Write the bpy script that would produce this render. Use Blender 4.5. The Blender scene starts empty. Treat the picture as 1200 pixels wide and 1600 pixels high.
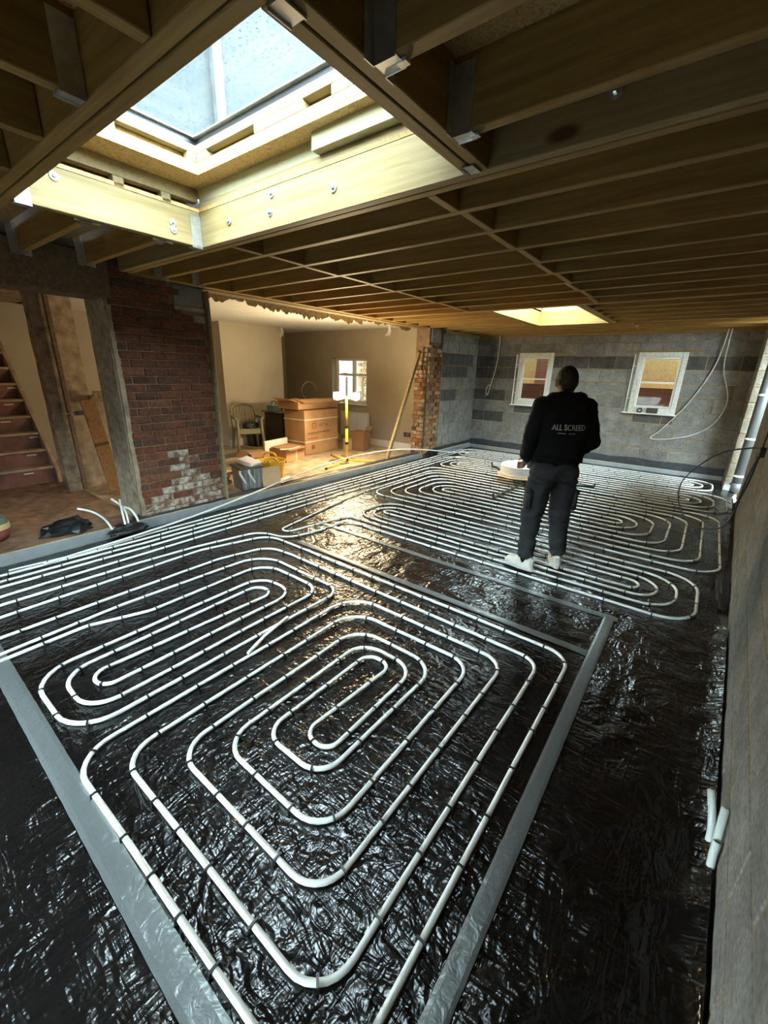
import bpy, bmesh, math, random
from mathutils import Vector, Matrix, noise
random.seed(7)
D = bpy.data
sc = bpy.context.scene
C = sc.collection

# ------------------------------------------------------------------ camera
F_PX, H_PX, XFAR, ROLL, EYE = 645.0, 219.4, 1115.0, 1.52, 1.60
pitch = math.atan(H_PX / F_PX)
yaw = math.atan((XFAR - 600) / math.hypot(F_PX, H_PX))
fw = Vector((-math.sin(yaw) * math.cos(pitch), math.cos(yaw) * math.cos(pitch), -math.sin(pitch)))
rt0 = Vector((math.cos(yaw), math.sin(yaw), 0))
up0 = rt0.cross(fw)
rr = math.radians(ROLL)
rt = rt0 * math.cos(rr) + up0 * math.sin(rr)
up = up0 * math.cos(rr) - rt0 * math.sin(rr)
cam_d = D.cameras.new('camera')
cam_d.sensor_fit = 'HORIZONTAL'
cam_d.sensor_width = 36.0
cam_d.lens = 36.0 * F_PX / 1200.0
cam_d.clip_start = 0.02
cam = D.objects.new('camera', cam_d)
C.objects.link(cam)
cam.matrix_world = Matrix(((rt.x, up.x, -fw.x, 0), (rt.y, up.y, -fw.y, 0), (rt.z, up.z, -fw.z, EYE), (0, 0, 0, 1)))
sc.camera = cam

# ------------------------------------------------------------------ world and exposure
SKY = 22.0
world = D.worlds.new('overcast_sky')
sc.world = world
world.use_nodes = True
wn = world.node_tree.nodes
wn['Background'].inputs[0].default_value = (0.74, 0.93, 1.0, 1)
wn['Background'].inputs[1].default_value = SKY
sc.view_settings.view_transform = 'Standard'
sc.view_settings.look = 'None'
sc.view_settings.exposure = 1.25
sc.view_settings.gamma = 1.0
sc.view_settings.use_curve_mapping = False
sc.cycles.max_bounces = 8
sc.cycles.diffuse_bounces = 5
sc.cycles.transparent_max_bounces = 12
sc.cycles.sample_clamp_indirect = 6.0
sc.cycles.caustics_reflective = False
sc.cycles.caustics_refractive = False
sc.cycles.use_denoising = True

# ------------------------------------------------------------------ measures (metres)
ZC = 2.36            # underside of the joists
JD, JW = 0.20, 0.047
YB = 8.85            # back wall face
XL = -4.42           # left wall face
XS = -4.25           # left block wall by the back corner
FL = 0.08            # old floor level on the left
def XR(y): return 0.30 + 0.037 * y

# ------------------------------------------------------------------ node materials
M = {}
def mat_nodes(name):
    m = D.materials.new(name); m.use_nodes = True
    nt = m.node_tree; b = nt.nodes['Principled BSDF']
    M[name] = m
    return m, nt, b
def N(nt, typ, **kw):
    n = nt.nodes.new(typ)
    for k, v in kw.items():
        if k.startswith('i_'): n.inputs[k[2:].replace('_', ' ')].default_value = v
        else: setattr(n, k, v)
    return n
def L(nt, a, ao, b, bi): nt.links.new(a.outputs[ao], b.inputs[bi])
def coords(nt, scale=(1, 1, 1), rnd=True, kind='Object'):
    tc = N(nt, 'ShaderNodeTexCoord')
    mp = N(nt, 'ShaderNodeMapping'); mp.inputs['Scale'].default_value = scale
    if rnd:
        oi = N(nt, 'ShaderNodeObjectInfo')
        mu = N(nt, 'ShaderNodeVectorMath', operation='SCALE'); mu.inputs[0].default_value = (37.1, 61.7, 23.3)
        L(nt, oi, 'Random', mu, 'Scale')
        ad = N(nt, 'ShaderNodeVectorMath', operation='ADD')
        L(nt, tc, kind, ad, 0); L(nt, mu, 0, ad, 1); L(nt, ad, 0, mp, 'Vector')
    else:
        L(nt, tc, kind, mp, 'Vector')
    return mp
def ramp(nt, stops):
    r = N(nt, 'ShaderNodeValToRGB')
    e = r.color_ramp.elements
    while len(e) < len(stops): e.new(0.5)
    for k, (p, c) in enumerate(stops):
        e[k].position = p; e[k].color = (*c, 1)
    return r
def bump(nt, b, src, out, strength=0.3, dist=0.01):
    bp = N(nt, 'ShaderNodeBump'); bp.inputs['Strength'].default_value = strength; bp.inputs['Distance'].default_value = dist
    L(nt, src, out, bp, 'Height'); L(nt, bp, 0, b, 'Normal')
    return bp
def simple(name, col, rough=0.6, metal=0.0, var=0.12, scale=8.0, bmp=0.0, spec=0.5, rnd=True, emit=None):
    m, nt, b = mat_nodes(name)
    mp = coords(nt, rnd=rnd)
    nz = N(nt, 'ShaderNodeTexNoise'); nz.inputs['Scale'].default_value = scale; nz.inputs['Detail'].default_value = 5
    L(nt, mp, 0, nz, 'Vector')
    lo = tuple(c * (1 - var) for c in col); hi = tuple(min(1, c * (1 + var)) for c in col)
    r = ramp(nt, [(0.3, lo), (0.7, hi)])
    L(nt, nz, 0, r, 0); L(nt, r, 0, b, 'Base Color')
    b.inputs['Roughness'].default_value = rough; b.inputs['Metallic'].default_value = metal
    b.inputs['Specular IOR Level'].default_value = spec
    if bmp: bump(nt, b, nz, 0, bmp, 0.01)
    if emit:
        b.inputs['Emission Color'].default_value = (*emit[0], 1); b.inputs['Emission Strength'].default_value = emit[1]
    return m
def timber(name, c0, c1, knot=(0.085, 0.04, 0.015), rough=0.6):
    m, nt, b = mat_nodes(name)
    mp = coords(nt, (0.9, 16, 16))
    nz = N(nt, 'ShaderNodeTexNoise'); nz.inputs['Scale'].default_value = 2.2; nz.inputs['Detail'].default_value = 7; nz.inputs['Distortion'].default_value = 0.6
    L(nt, mp, 0, nz, 'Vector')
    r = ramp(nt, [(0.3, c0), (0.52, tuple((a + d) / 2 for a, d in zip(c0, c1))), (0.72, c1)])
    L(nt, nz, 0, r, 0)
    mk = coords(nt, (1.15, 0.0, 2.8))
    vo = N(nt, 'ShaderNodeTexVoronoi'); vo.inputs['Scale'].default_value = 1.0
    L(nt, mk, 0, vo, 'Vector')
    kr = ramp(nt, [(0.045, (1, 1, 1)), (0.085, (0, 0, 0))])
    L(nt, vo, 'Distance', kr, 0)
    mx = N(nt, 'ShaderNodeMix', data_type='RGBA')
    L(nt, kr, 0, mx, 0); L(nt, r, 0, mx, 6); mx.inputs[7].default_value = (*knot, 1)
    L(nt, mx, 2, b, 'Base Color')
    b.inputs['Roughness'].default_value = rough; b.inputs['Specular IOR Level'].default_value = 0.3
    bump(nt, b, nz, 0, 0.15, 0.004)
    return m
timber('pine', (0.200, 0.118, 0.030), (0.335, 0.214, 0.066))
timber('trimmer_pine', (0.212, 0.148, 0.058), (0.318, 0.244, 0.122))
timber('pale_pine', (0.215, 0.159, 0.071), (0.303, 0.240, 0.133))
timber('old_timber', (0.10, 0.065, 0.04), (0.22, 0.14, 0.08))
timber('brown_board', (0.20, 0.10, 0.035), (0.32, 0.17, 0.065))
timber('fence_wood', (0.20, 0.075, 0.05), (0.36, 0.15, 0.10))
def osb():
    m, nt, b = mat_nodes('osb')
    mp = coords(nt, (1, 1, 1))
    vo = N(nt, 'ShaderNodeTexVoronoi'); vo.inputs['Scale'].default_value = 22
    nz = N(nt, 'ShaderNodeTexNoise'); nz.inputs['Scale'].default_value = 16; nz.inputs['Detail'].default_value = 6
    ad = N(nt, 'ShaderNodeVectorMath', operation='ADD')
    L(nt, mp, 0, nz, 'Vector'); L(nt, mp, 0, ad, 0); L(nt, nz, 1, ad, 1); L(nt, ad, 0, vo, 'Vector')
    r = ramp(nt, [(0.0, (0.34, 0.19, 0.06)), (0.45, (0.62, 0.40, 0.15)), (1.0, (0.78, 0.56, 0.26))])
    L(nt, vo, 'Color', r, 0); L(nt, r, 0, b, 'Base Color')
    b.inputs['Roughness'].default_value = 0.7
    bump(nt, b, vo, 'Distance', 0.2, 0.004)
osb()
def masonry(name, cols, speck=60, rough=0.9, bmp=0.5):
    m, nt, b = mat_nodes(name)
    oi = N(nt, 'ShaderNodeObjectInfo')
    r = ramp(nt, [(k / max(1, len(cols) - 1), c) for k, c in enumerate(cols)])
    L(nt, oi, 'Random', r, 0)
    mp = coords(nt)
    nz = N(nt, 'ShaderNodeTexNoise'); nz.inputs['Scale'].default_value = speck; nz.inputs['Detail'].default_value = 6
    n2 = N(nt, 'ShaderNodeTexNoise'); n2.inputs['Scale'].default_value = 7; n2.inputs['Detail'].default_value = 4
    L(nt, mp, 0, nz, 'Vector'); L(nt, mp, 0, n2, 'Vector')
    r1 = ramp(nt, [(0.3, (0.62, 0.62, 0.62)), (0.7, (1.15, 1.15, 1.15))]); L(nt, nz, 0, r1, 0)
    r2 = ramp(nt, [(0.3, (0.72, 0.72, 0.72)), (0.7, (1.15, 1.15, 1.15))]); L(nt, n2, 0, r2, 0)
    a = N(nt, 'ShaderNodeMix', data_type='RGBA', blend_type='MULTIPLY'); a.inputs[0].default_value = 1
    c = N(nt, 'ShaderNodeMix', data_type='RGBA', blend_type='MULTIPLY'); c.inputs[0].default_value = 1
    L(nt, r, 0, a, 6); L(nt, r1, 0, a, 7); L(nt, a, 2, c, 6); L(nt, r2, 0, c, 7); L(nt, c, 2, b, 'Base Color')
    b.inputs['Roughness'].default_value = rough; b.inputs['Specular IOR Level'].default_value = 0.25
    bump(nt, b, nz, 0, bmp, 0.006)
    return m, nt, b, c
masonry('block', [(0.209, 0.202, 0.180), (0.266, 0.259, 0.234), (0.238, 0.234, 0.216)])
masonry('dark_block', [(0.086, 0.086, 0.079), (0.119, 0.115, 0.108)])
masonry('cream_block', [(0.335, 0.304, 0.244), (0.402, 0.371, 0.304)])
masonry('brick', [(0.153, 0.056, 0.031), (0.216, 0.077, 0.041), (0.117, 0.054, 0.034), (0.189, 0.068, 0.036), (0.086, 0.056, 0.041), (0.234, 0.090, 0.047)], 30)
masonry('orange_brick', [(0.34, 0.13, 0.05), (0.44, 0.24, 0.11), (0.40, 0.30, 0.18), (0.30, 0.15, 0.07), (0.16, 0.09, 0.06)], 45)
masonry('mortar', [(0.34, 0.25, 0.13), (0.34, 0.25, 0.13)], 80)
masonry('old_mortar', [(0.27, 0.18, 0.12), (0.27, 0.18, 0.12)], 80)
masonry('old_plaster', [(0.33, 0.24, 0.16), (0.33, 0.24, 0.16)], 14, 0.95, 0.6)
masonry('pale_plaster', [(0.42, 0.32, 0.22), (0.42, 0.32, 0.22)], 10, 0.95, 0.4)
masonry('grey_plaster', [(0.432, 0.365, 0.270), (0.432, 0.365, 0.270)], 16, 0.95, 0.7)
masonry('rubble_floor', [(0.36, 0.21, 0.13), (0.36, 0.21, 0.13)], 9, 0.95, 0.9)
masonry('dusty_boards', [(0.46, 0.36, 0.24), (0.46, 0.36, 0.24)], 6, 0.85, 0.2)
def stained(name):
    m, nt, b, c = masonry(name, [(0.17, 0.075, 0.045), (0.20, 0.10, 0.06), (0.22, 0.14, 0.095)], 30)
    mp = coords(nt)
    nz = N(nt, 'ShaderNodeTexNoise'); nz.inputs['Scale'].default_value = 11; nz.inputs['Detail'].default_value = 8; nz.inputs['Roughness'].default_value = 0.7
    L(nt, mp, 0, nz, 'Vector')
    r = ramp(nt, [(0.44, (0, 0, 0)), (0.62, (1, 1, 1))]); L(nt, nz, 0, r, 0)
    mx = N(nt, 'ShaderNodeMix', data_type='RGBA'); L(nt, r, 0, mx, 0); L(nt, c, 2, mx, 6); mx.inputs[7].default_value = (0.55, 0.50, 0.42, 1)
    L(nt, mx, 2, b, 'Base Color')
stained('efflorescence')
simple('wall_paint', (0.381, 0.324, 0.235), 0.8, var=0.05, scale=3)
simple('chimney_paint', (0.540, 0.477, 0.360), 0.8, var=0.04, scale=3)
simple('ceiling_paint', (0.72, 0.71, 0.67), 0.85, var=0.04, scale=3)
simple('torn_plaster', (0.40, 0.29, 0.15), 0.95, var=0.35, scale=30, bmp=0.6)
simple('white_gloss', (0.72, 0.70, 0.64), 0.35, var=0.05)
simple('pvc_frame', (0.66, 0.68, 0.62), 0.45, var=0.22, scale=38, bmp=0.1)
simple('pvc_white', (0.78, 0.78, 0.74), 0.35, var=0.04)
simple('pipe_white', (0.840, 0.861, 0.819), 0.3, var=0.03)
simple('conduit', (0.62, 0.68, 0.64), 0.35, var=0.05)
simple('black_plastic', (0.010, 0.010, 0.011), 0.4, var=0.2)
simple('black_cable', (0.012, 0.012, 0.012), 0.45, var=0.2)
simple('white_cable', (0.60, 0.58, 0.52), 0.45, var=0.05)
simple('soil_pipe', (0.20, 0.21, 0.21), 0.35, var=0.08)
simple('drain_grey', (0.060, 0.063, 0.064), 0.45, var=0.08)
simple('steel', (0.58, 0.60, 0.60), 0.35, metal=0.9, var=0.15, scale=25)
simple('dark_steel', (0.20, 0.19, 0.17), 0.5, metal=0.7, var=0.3, scale=25)
simple('foil', (0.34, 0.37, 0.38), 0.38, metal=0.35, var=0.12, scale=9, bmp=0.1)
simple('foam', (0.62, 0.48, 0.26), 0.9, var=0.1, scale=40)
simple('pir_board', (0.338, 0.315, 0.196), 0.85, var=0.06, scale=14)
simple('dpc', (0.030, 0.033, 0.038), 0.5, var=0.3, scale=12, bmp=0.5)
simple('concrete', (0.24, 0.23, 0.21), 0.9, var=0.2, scale=10, bmp=0.3)
simple('cardboard', (0.46, 0.27, 0.13), 0.85, var=0.1, scale=5)
simple('pale_cardboard', (0.56, 0.38, 0.21), 0.85, var=0.08, scale=5)
simple('dark_cardboard', (0.27, 0.145, 0.07), 0.85, var=0.1, scale=5)
simple('strap_white', (0.72, 0.66, 0.54), 0.5)
simple('print_red', (0.42, 0.10, 0.06), 0.8)
simple('print_dark', (0.20, 0.10, 0.06), 0.8)
simple('yellow_plastic', (0.80, 0.46, 0.015), 0.35, var=0.05)
simple('yellow_paint', (0.76, 0.50, 0.03), 0.4, var=0.08)
simple('chair_plastic', (0.25, 0.24, 0.16), 0.45, var=0.08)
simple('desk_dark', (0.06, 0.055, 0.042), 0.55, var=0.2)
simple('desk_top', (0.23, 0.21, 0.15), 0.5, var=0.2)
simple('paper', (0.75, 0.73, 0.68), 0.8, var=0.1, scale=25)
simple('blue_plastic', (0.12, 0.22, 0.26), 0.5)
simple('purple_cloth', (0.10, 0.07, 0.20), 0.8)
simple('terracotta', (0.20, 0.055, 0.035), 0.6)
simple('green_plastic', (0.16, 0.20, 0.15), 0.5)
simple('stair_riser', (0.15, 0.06, 0.04), 0.75, var=0.45, scale=6)
simple('stair_tread', (0.36, 0.25, 0.17), 0.8, var=0.3, scale=8)
simple('tile_grey', (0.34, 0.34, 0.32), 0.6, var=0.15)
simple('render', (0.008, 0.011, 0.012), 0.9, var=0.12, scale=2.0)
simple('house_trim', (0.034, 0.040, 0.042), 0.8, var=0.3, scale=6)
simple('roof_felt', (0.08, 0.085, 0.09), 0.9, var=0.2)
simple('ground', (0.055, 0.05, 0.042), 0.95, var=0.2, scale=3)
simple('skin', (0.42, 0.22, 0.14), 0.55, var=0.08)
simple('hair', (0.022, 0.013, 0.008), 0.7, var=0.3, scale=120, bmp=0.3)
simple('hoodie_black', (0.0075, 0.0075, 0.0085), 0.9, var=0.15, scale=20, bmp=0.2, spec=0.2)
simple('trouser_grey', (0.029, 0.030, 0.032), 0.85, var=0.25, scale=9, bmp=0.25, spec=0.25)
simple('sock_black', (0.008, 0.008, 0.008), 0.9)
simple('shoe_white', (0.66, 0.64, 0.57), 0.55, var=0.12, scale=25)
simple('shoe_sole', (0.58, 0.56, 0.50), 0.6, var=0.1)
simple('print_white', (0.72, 0.72, 0.70), 0.7)
simple('lamp_glass', (1, 0.9, 0.7), 0.3, emit=((1.0, 0.80, 0.45), 60.0))
simple('amber', (0.74, 0.52, 0.24), 0.6)  # amber of the tub band and the reel flange

def membrane_mat():
    m, nt, b = mat_nodes('membrane')
    b.inputs['Base Color'].default_value = (0.0065, 0.0066, 0.0068, 1)
    b.inputs['Roughness'].default_value = 0.22
    b.inputs['Specular IOR Level'].default_value = 0.6
    mp = coords(nt, rnd=False)
    def nz(scale, det, dist, sc=None, rot=0.0):
        n = N(nt, 'ShaderNodeTexNoise'); n.inputs['Scale'].default_value = scale; n.inputs['Detail'].default_value = det; n.inputs['Distortion'].default_value = dist
        n.inputs['Roughness'].default_value = 0.45
        q = mp
        if sc: q = coords(nt, sc, rnd=False); q.inputs['Rotation'].default_value = (0, 0, rot)
        L(nt, q, 0, n, 'Vector'); return n
    def ridge(n, k):
        t = N(nt, 'ShaderNodeMath', operation='SUBTRACT'); t.inputs[1].default_value = 0.5; L(nt, n, 0, t, 0)
        a = N(nt, 'ShaderNodeMath', operation='ABSOLUTE'); L(nt, t, 0, a, 0)
        q = N(nt, 'ShaderNodeMath', operation='MULTIPLY'); q.inputs[1].default_value = -k; L(nt, a, 0, q, 0)
        return q
    parts = [ridge(nz(5.0, 2, 1.8), 1.7), ridge(nz(1.0, 2, 1.2, (4, 17, 4), 0.55), 1.0), ridge(nz(1.0, 2, 1.2, (19, 5, 5), -0.4), 0.8), ridge(nz(13, 2, 1.4), 0.5), ridge(nz(34, 1, 1.0), 0.16)]
    acc = parts[0]
    for p in parts[1:]:
        a1 = N(nt, 'ShaderNodeMath', operation='ADD'); L(nt, acc, 0, a1, 0); L(nt, p, 0, a1, 1); acc = a1
    bump(nt, b, acc, 0, 0.5, 0.022)
membrane_mat()
def tape_mat():
    m, nt, b = mat_nodes('tape')
    b.inputs['Base Color'].default_value = (0.20, 0.22, 0.222, 1)
    b.inputs['Roughness'].default_value = 0.32
    b.inputs['Metallic'].default_value = 0.35
    mp = coords(nt, rnd=False)
    n1 = N(nt, 'ShaderNodeTexNoise'); n1.inputs['Scale'].default_value = 26; n1.inputs['Detail'].default_value = 5; n1.inputs['Distortion'].default_value = 1.2
    L(nt, mp, 0, n1, 'Vector')
    bump(nt, b, n1, 0, 0.35, 0.012)
tape_mat()
def glass_mat(name, tint, spots=False):
    m, nt, b = mat_nodes(name)
    nt.nodes.remove(b)
    out = nt.nodes['Material Output']
    tr = N(nt, 'ShaderNodeBsdfTransparent'); tr.inputs[0].default_value = (*tint, 1)
    gl = N(nt, 'ShaderNodeBsdfGlossy'); gl.inputs['Roughness'].default_value = 0.03
    mx = N(nt, 'ShaderNodeMixShader'); mx.inputs[0].default_value = 0.035
    L(nt, tr, 0, mx, 1); L(nt, gl, 0, mx, 2)
    if not spots:
        L(nt, mx, 0, out, 0); return
    tl = N(nt, 'ShaderNodeBsdfTranslucent'); tl.inputs[0].default_value = (0.035, 0.043, 0.047, 1)
    mp = coords(nt, (1, 1, 1), rnd=False)
    vo = N(nt, 'ShaderNodeTexVoronoi'); vo.inputs['Scale'].default_value = 46
    nz = N(nt, 'ShaderNodeTexNoise'); nz.inputs['Scale'].default_value = 2.4; nz.inputs['Detail'].default_value = 3
    fz = N(nt, 'ShaderNodeTexNoise'); fz.inputs['Scale'].default_value = 34; fz.inputs['Detail'].default_value = 4
    L(nt, mp, 0, vo, 'Vector'); L(nt, mp, 0, nz, 'Vector'); L(nt, mp, 0, fz, 'Vector')
    r = ramp(nt, [(0.18, (1, 1, 1)), (0.5, (0, 0, 0))]); L(nt, vo, 'Distance', r, 0)
    r2 = ramp(nt, [(0.42, (0.03, 0.03, 0.03)), (0.62, (0.16, 0.16, 0.16))]); L(nt, nz, 0, r2, 0)
    r3 = ramp(nt, [(0.40, (0, 0, 0)), (0.65, (0.6, 0.6, 0.6))]); L(nt, fz, 0, r3, 0)
    ad = N(nt, 'ShaderNodeMix', data_type='RGBA', blend_type='ADD'); ad.inputs[0].default_value = 1
    L(nt, r, 0, ad, 6); L(nt, r3, 0, ad, 7)
    mu = N(nt, 'ShaderNodeMix', data_type='RGBA', blend_type='MULTIPLY'); mu.inputs[0].default_value = 1
    L(nt, ad, 2, mu, 6); L(nt, r2, 0, mu, 7)
    vr = ramp(nt, [(0.10, (0.35, 0.45, 0.48)), (0.30, (1.0, 1.0, 1.0))]); L(nt, vo, 'Distance', vr, 0)
    mt = N(nt, 'ShaderNodeMix', data_type='RGBA'); r4 = ramp(nt, [(0.40, (0.45, 0.45, 0.45)), (0.55, (1, 1, 1))]); L(nt, nz, 0, r4, 0)
    L(nt, r4, 0, mt, 0); mt.inputs[6].default_value = (*tint, 1); L(nt, vr, 0, mt, 7); L(nt, mt, 2, tr, 0)
    m2 = N(nt, 'ShaderNodeMixShader')
    L(nt, mu, 2, m2, 0); L(nt, mx, 0, m2, 1); L(nt, tl, 0, m2, 2); L(nt, m2, 0, out, 0)
glass_mat('window_glass', (0.93, 0.95, 0.93))
glass_mat('wet_glass', (0.92, 0.97, 0.98), True)

# ------------------------------------------------------------------ geometry helpers
def link(o, parent=None):
    C.objects.link(o)
    if parent is not None: o.parent = parent
    return o
def tag(o, label=None, cat=None, group=None, kind=None):
    if label: o['label'] = label
    if cat: o['category'] = cat
    if group: o['group'] = group
    if kind: o['kind'] = kind
    return o
def empty(name, loc=(0, 0, 0), rz=0.0, label=None, cat=None, group=None, kind=None, parent=None):
    o = D.objects.new(name, None); link(o, parent)
    o.location = loc; o.rotation_euler = (0, 0, rz); o.empty_display_size = 0.1
    return tag(o, label, cat, group, kind)
def obj(name, bm, mat, parent=None, smooth=False, loc=None, rot=None):
    me = D.meshes.new(name)
    if isinstance(bm, tuple):
        me.from_pydata(bm[0], [], bm[1])
    else:
        bm.to_mesh(me); bm.free()
    if smooth:
        for p in me.polygons: p.use_smooth = True
    me.materials.append(M[mat] if isinstance(mat, str) else mat)
    o = D.objects.new(name, me); link(o, parent)
    if loc is not None: o.location = loc
    if rot is not None: o.rotation_euler = rot
    return o
def add_box(bm, c, s, R=None, taper=1.0):
    hx, hy, hz = s[0] / 2, s[1] / 2, s[2] / 2
    vs = []
    for z in (-1, 1):
        t = taper if z > 0 else 1.0
        for x, y in ((-1, -1), (1, -1), (1, 1), (-1, 1)):
            v = Vector((x * hx * t, y * hy * t, z * hz))
            if R is not None: v = R @ v
            vs.append(bm.verts.new(v + Vector(c)))
    for f in ((3, 2, 1, 0), (4, 5, 6, 7), (0, 1, 5, 4), (1, 2, 6, 5), (2, 3, 7, 6), (3, 0, 4, 7)):
        bm.faces.new([vs[k] for k in f])
def bx(*boxes, bevel=0.0, seg=1):
    bm = bmesh.new()
    for b in boxes: add_box(bm, *b)
    if bevel:
        bmesh.ops.bevel(bm, geom=bm.edges[:], offset=bevel, segments=seg, affect='EDGES', clamp_overlap=True)
    return bm
_box = {}
def piece(name, parent, loc, dims, mat, rot=None, bevel=0.004, jit=0.0):
    """one brick, block, board: shares mesh data with alike pieces"""
    key = (name, tuple(round(d, 3) for d in dims), mat, bevel)
    me = _box.get(key)
    if me is None:
        bm = bx(((0, 0, 0), dims), bevel=bevel)
        me = D.meshes.new(name); bm.to_mesh(me); bm.free(); me.materials.append(M[mat]); _box[key] = me
    o = D.objects.new(name, me); link(o, parent)
    o.location = loc
    if rot is not None: o.rotation_euler = rot
    if jit:
        o.rotation_euler = (o.rotation_euler[0] + random.uniform(-jit, jit), o.rotation_euler[1] + random.uniform(-jit, jit), o.rotation_euler[2] + random.uniform(-jit, jit))
    return o
def frame_of(t):
    t = t.normalized()
    a = Vector((0, 0, 1)) if abs(t.z) < 0.95 else Vector((1, 0, 0))
    u = t.cross(a).normalized(); v = u.cross(t).normalized()
    return u, v
def tube(pts, r, sides=8, cap=True, hollow=None):
    pts = [Vector(p) for p in pts]; n = len(pts)
    rs = r if isinstance(r, (list, tuple)) else [r] * n
    V, F = [], []
    u = None
    for k, p in enumerate(pts):
        t = (pts[min(k + 1, n - 1)] - pts[max(k - 1, 0)])
        if t.length < 1e-9: t = Vector((0, 0, 1))
        t.normalize()
        if u is None: u, v = frame_of(t)
        else:
            u = (u - t * u.dot(t)).normalized(); v = t.cross(u)
            v = -v if False else v
        for j in range(sides):
            a = 2 * math.pi * j / sides
            V.append(p + (u * math.cos(a) + t.cross(u) * math.sin(a)) * rs[k])
    for k in range(n - 1):
        for j in range(sides):
            a, b = k * sides + j, k * sides + (j + 1) % sides
            F.append((a, b, b + sides, a + sides))
    if cap:
        F.append(tuple(reversed(range(sides)))); F.append(tuple(range((n - 1) * sides, n * sides)))
    return ([tuple(v) for v in V], F)
def merge(*gs):
    V, F = [], []
    for v, f in gs:
        o = len(V); V += list(v); F += [tuple(i + o for i in q) for q in f]
    return (V, F)
def spline(pts, n=8, closed=False):
    P = [Vector(p) for p in pts]; out = []
    for k in range(len(P) - 1):
        p0, p1, p2, p3 = P[max(k - 1, 0)], P[k], P[k + 1], P[min(k + 2, len(P) - 1)]
        for j in range(n):
            t = j / n
            out.append(0.5 * ((2 * p1) + (p2 - p0) * t + (2 * p0 - 5 * p1 + 4 * p2 - p3) * t * t + (3 * p1 - p0 - 3 * p2 + p3) * t ** 3))
    out.append(P[-1]); return out
def lathe(prof, sides=24, center=(0, 0)):
    V, F = [], []
    for r, z in prof:
        for j in range(sides):
            a = 2 * math.pi * j / sides
            V.append((center[0] + r * math.cos(a), center[1] + r * math.sin(a), z))
    for k in range(len(prof) - 1):
        for j in range(sides):
            a, b = k * sides + j, k * sides + (j + 1) % sides
            F.append((a, b, b + sides, a + sides))
    F.append(tuple(reversed(range(sides)))); F.append(tuple(range((len(prof) - 1) * sides, len(prof) * sides)))
    return (V, F)
def prism(poly, z0, z1):
    n = len(poly)
    V = [(x, y, z0) for x, y in poly] + [(x, y, z1) for x, y in poly]
    F = [tuple(reversed(range(n))), tuple(range(n, 2 * n))] + [(k, (k + 1) % n, n + (k + 1) % n, n + k) for k in range(n)]
    return (V, F)
def yz_plate(poly, x0, x1):
    n = len(poly)
    V = [(x0, y, z) for y, z in poly] + [(x1, y, z) for y, z in poly]
    F = [tuple(range(n)), tuple(reversed(range(n, 2 * n)))] + [(k, n + k, n + (k + 1) % n, (k + 1) % n) for k in range(n)]
    return (V, F)
def structure(o, label, cat): return tag(o, label, cat, kind='structure')

# ================================================================== SETTING
# ---- floors
structure(obj('floor', bx(((-2.0, 3.4, -0.10), (5.2, 11.4, 0.12))), 'concrete'), 'grey floor slab hidden under the black plastic sheet', 'floor')
structure(obj('floor', bx(((-7.0, 4.8, -0.02), (5.0, 6.2, 0.2))), 'dusty_boards'), 'dusty pale floor of the furnished room behind the opening', 'floor')
# rubble floor of the hall (uneven)
def rubble_floor():
    V, F = [], []
    nx, ny = 70, 66
    for i in range(nx + 1):
        for j in range(ny + 1):
            x = -9.5 + 5.05 * i / nx; y = -1.6 + 3.3 * j / ny
            h = FL - 0.01 + 0.035 * noise.noise((x * 2.3, y * 2.3, 0)) + 0.02 * noise.noise((x * 8, y * 8, 3))
            V.append((x, y, h))
    for i in range(nx):
        for j in range(ny):
            a = i * (ny + 1) + j
            F.append((a, a + ny + 1, a + ny + 2, a + 1))
    return (V, F)
structure(obj('floor', rubble_floor(), 'rubble_floor', smooth=True), 'reddish brown rubble strewn floor of the hall by the stairs', 'floor')

# ---- generic block wall
def clip_rows(u0, u1, z0, z1, first_z, h, anchor, joint, length, holes):
    """rectangles of a stretcher bond, clipped to the wall and to rectangular holes"""
    out = []
    k = 0
    z = first_z
    while z < z1 - 0.02:
        za, zb = max(z, z0), min(z + h, z1)
        if zb - za > 0.03:
            off = anchor[k % 2]
            n = math.floor((u0 - off) / length) - 1
            u = off + n * length
            while u < u1:
                segs = [(max(u, u0), min(u + length, u1))]
                for (a, b, c, d) in holes:
                    if c < zb - 0.03 and d > za + 0.03:
                        ns = []
                        for s, e in segs:
                            if e <= a or s >= b: ns.append((s, e))
                            else:
                                if s < a - 0.03: ns.append((s, a))
                                if e > b + 0.03: ns.append((b, e))
                        segs = ns
                for (a, b, c, d) in holes:
                    s_, e_ = max(u, u0, a), min(u + length, u1, b)
                    if e_ - s_ > 0.03 and c < zb - 0.03 and d > za + 0.03:
                        if za + 0.03 < c: out.append((s_, e_, za, c, k))
                        if d < zb - 0.03: out.append((s_, e_, d, zb, k))
                for s, e in segs:
                    if e - s > 0.03: out.append((s, e, za, zb, k))
                u += length
        z += h; k += 1
    return [(s + joint / 2, e - joint / 2, za + joint / 2, zb - joint / 2, k) for s, e, za, zb, k in out if e - s > joint * 2]

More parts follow.
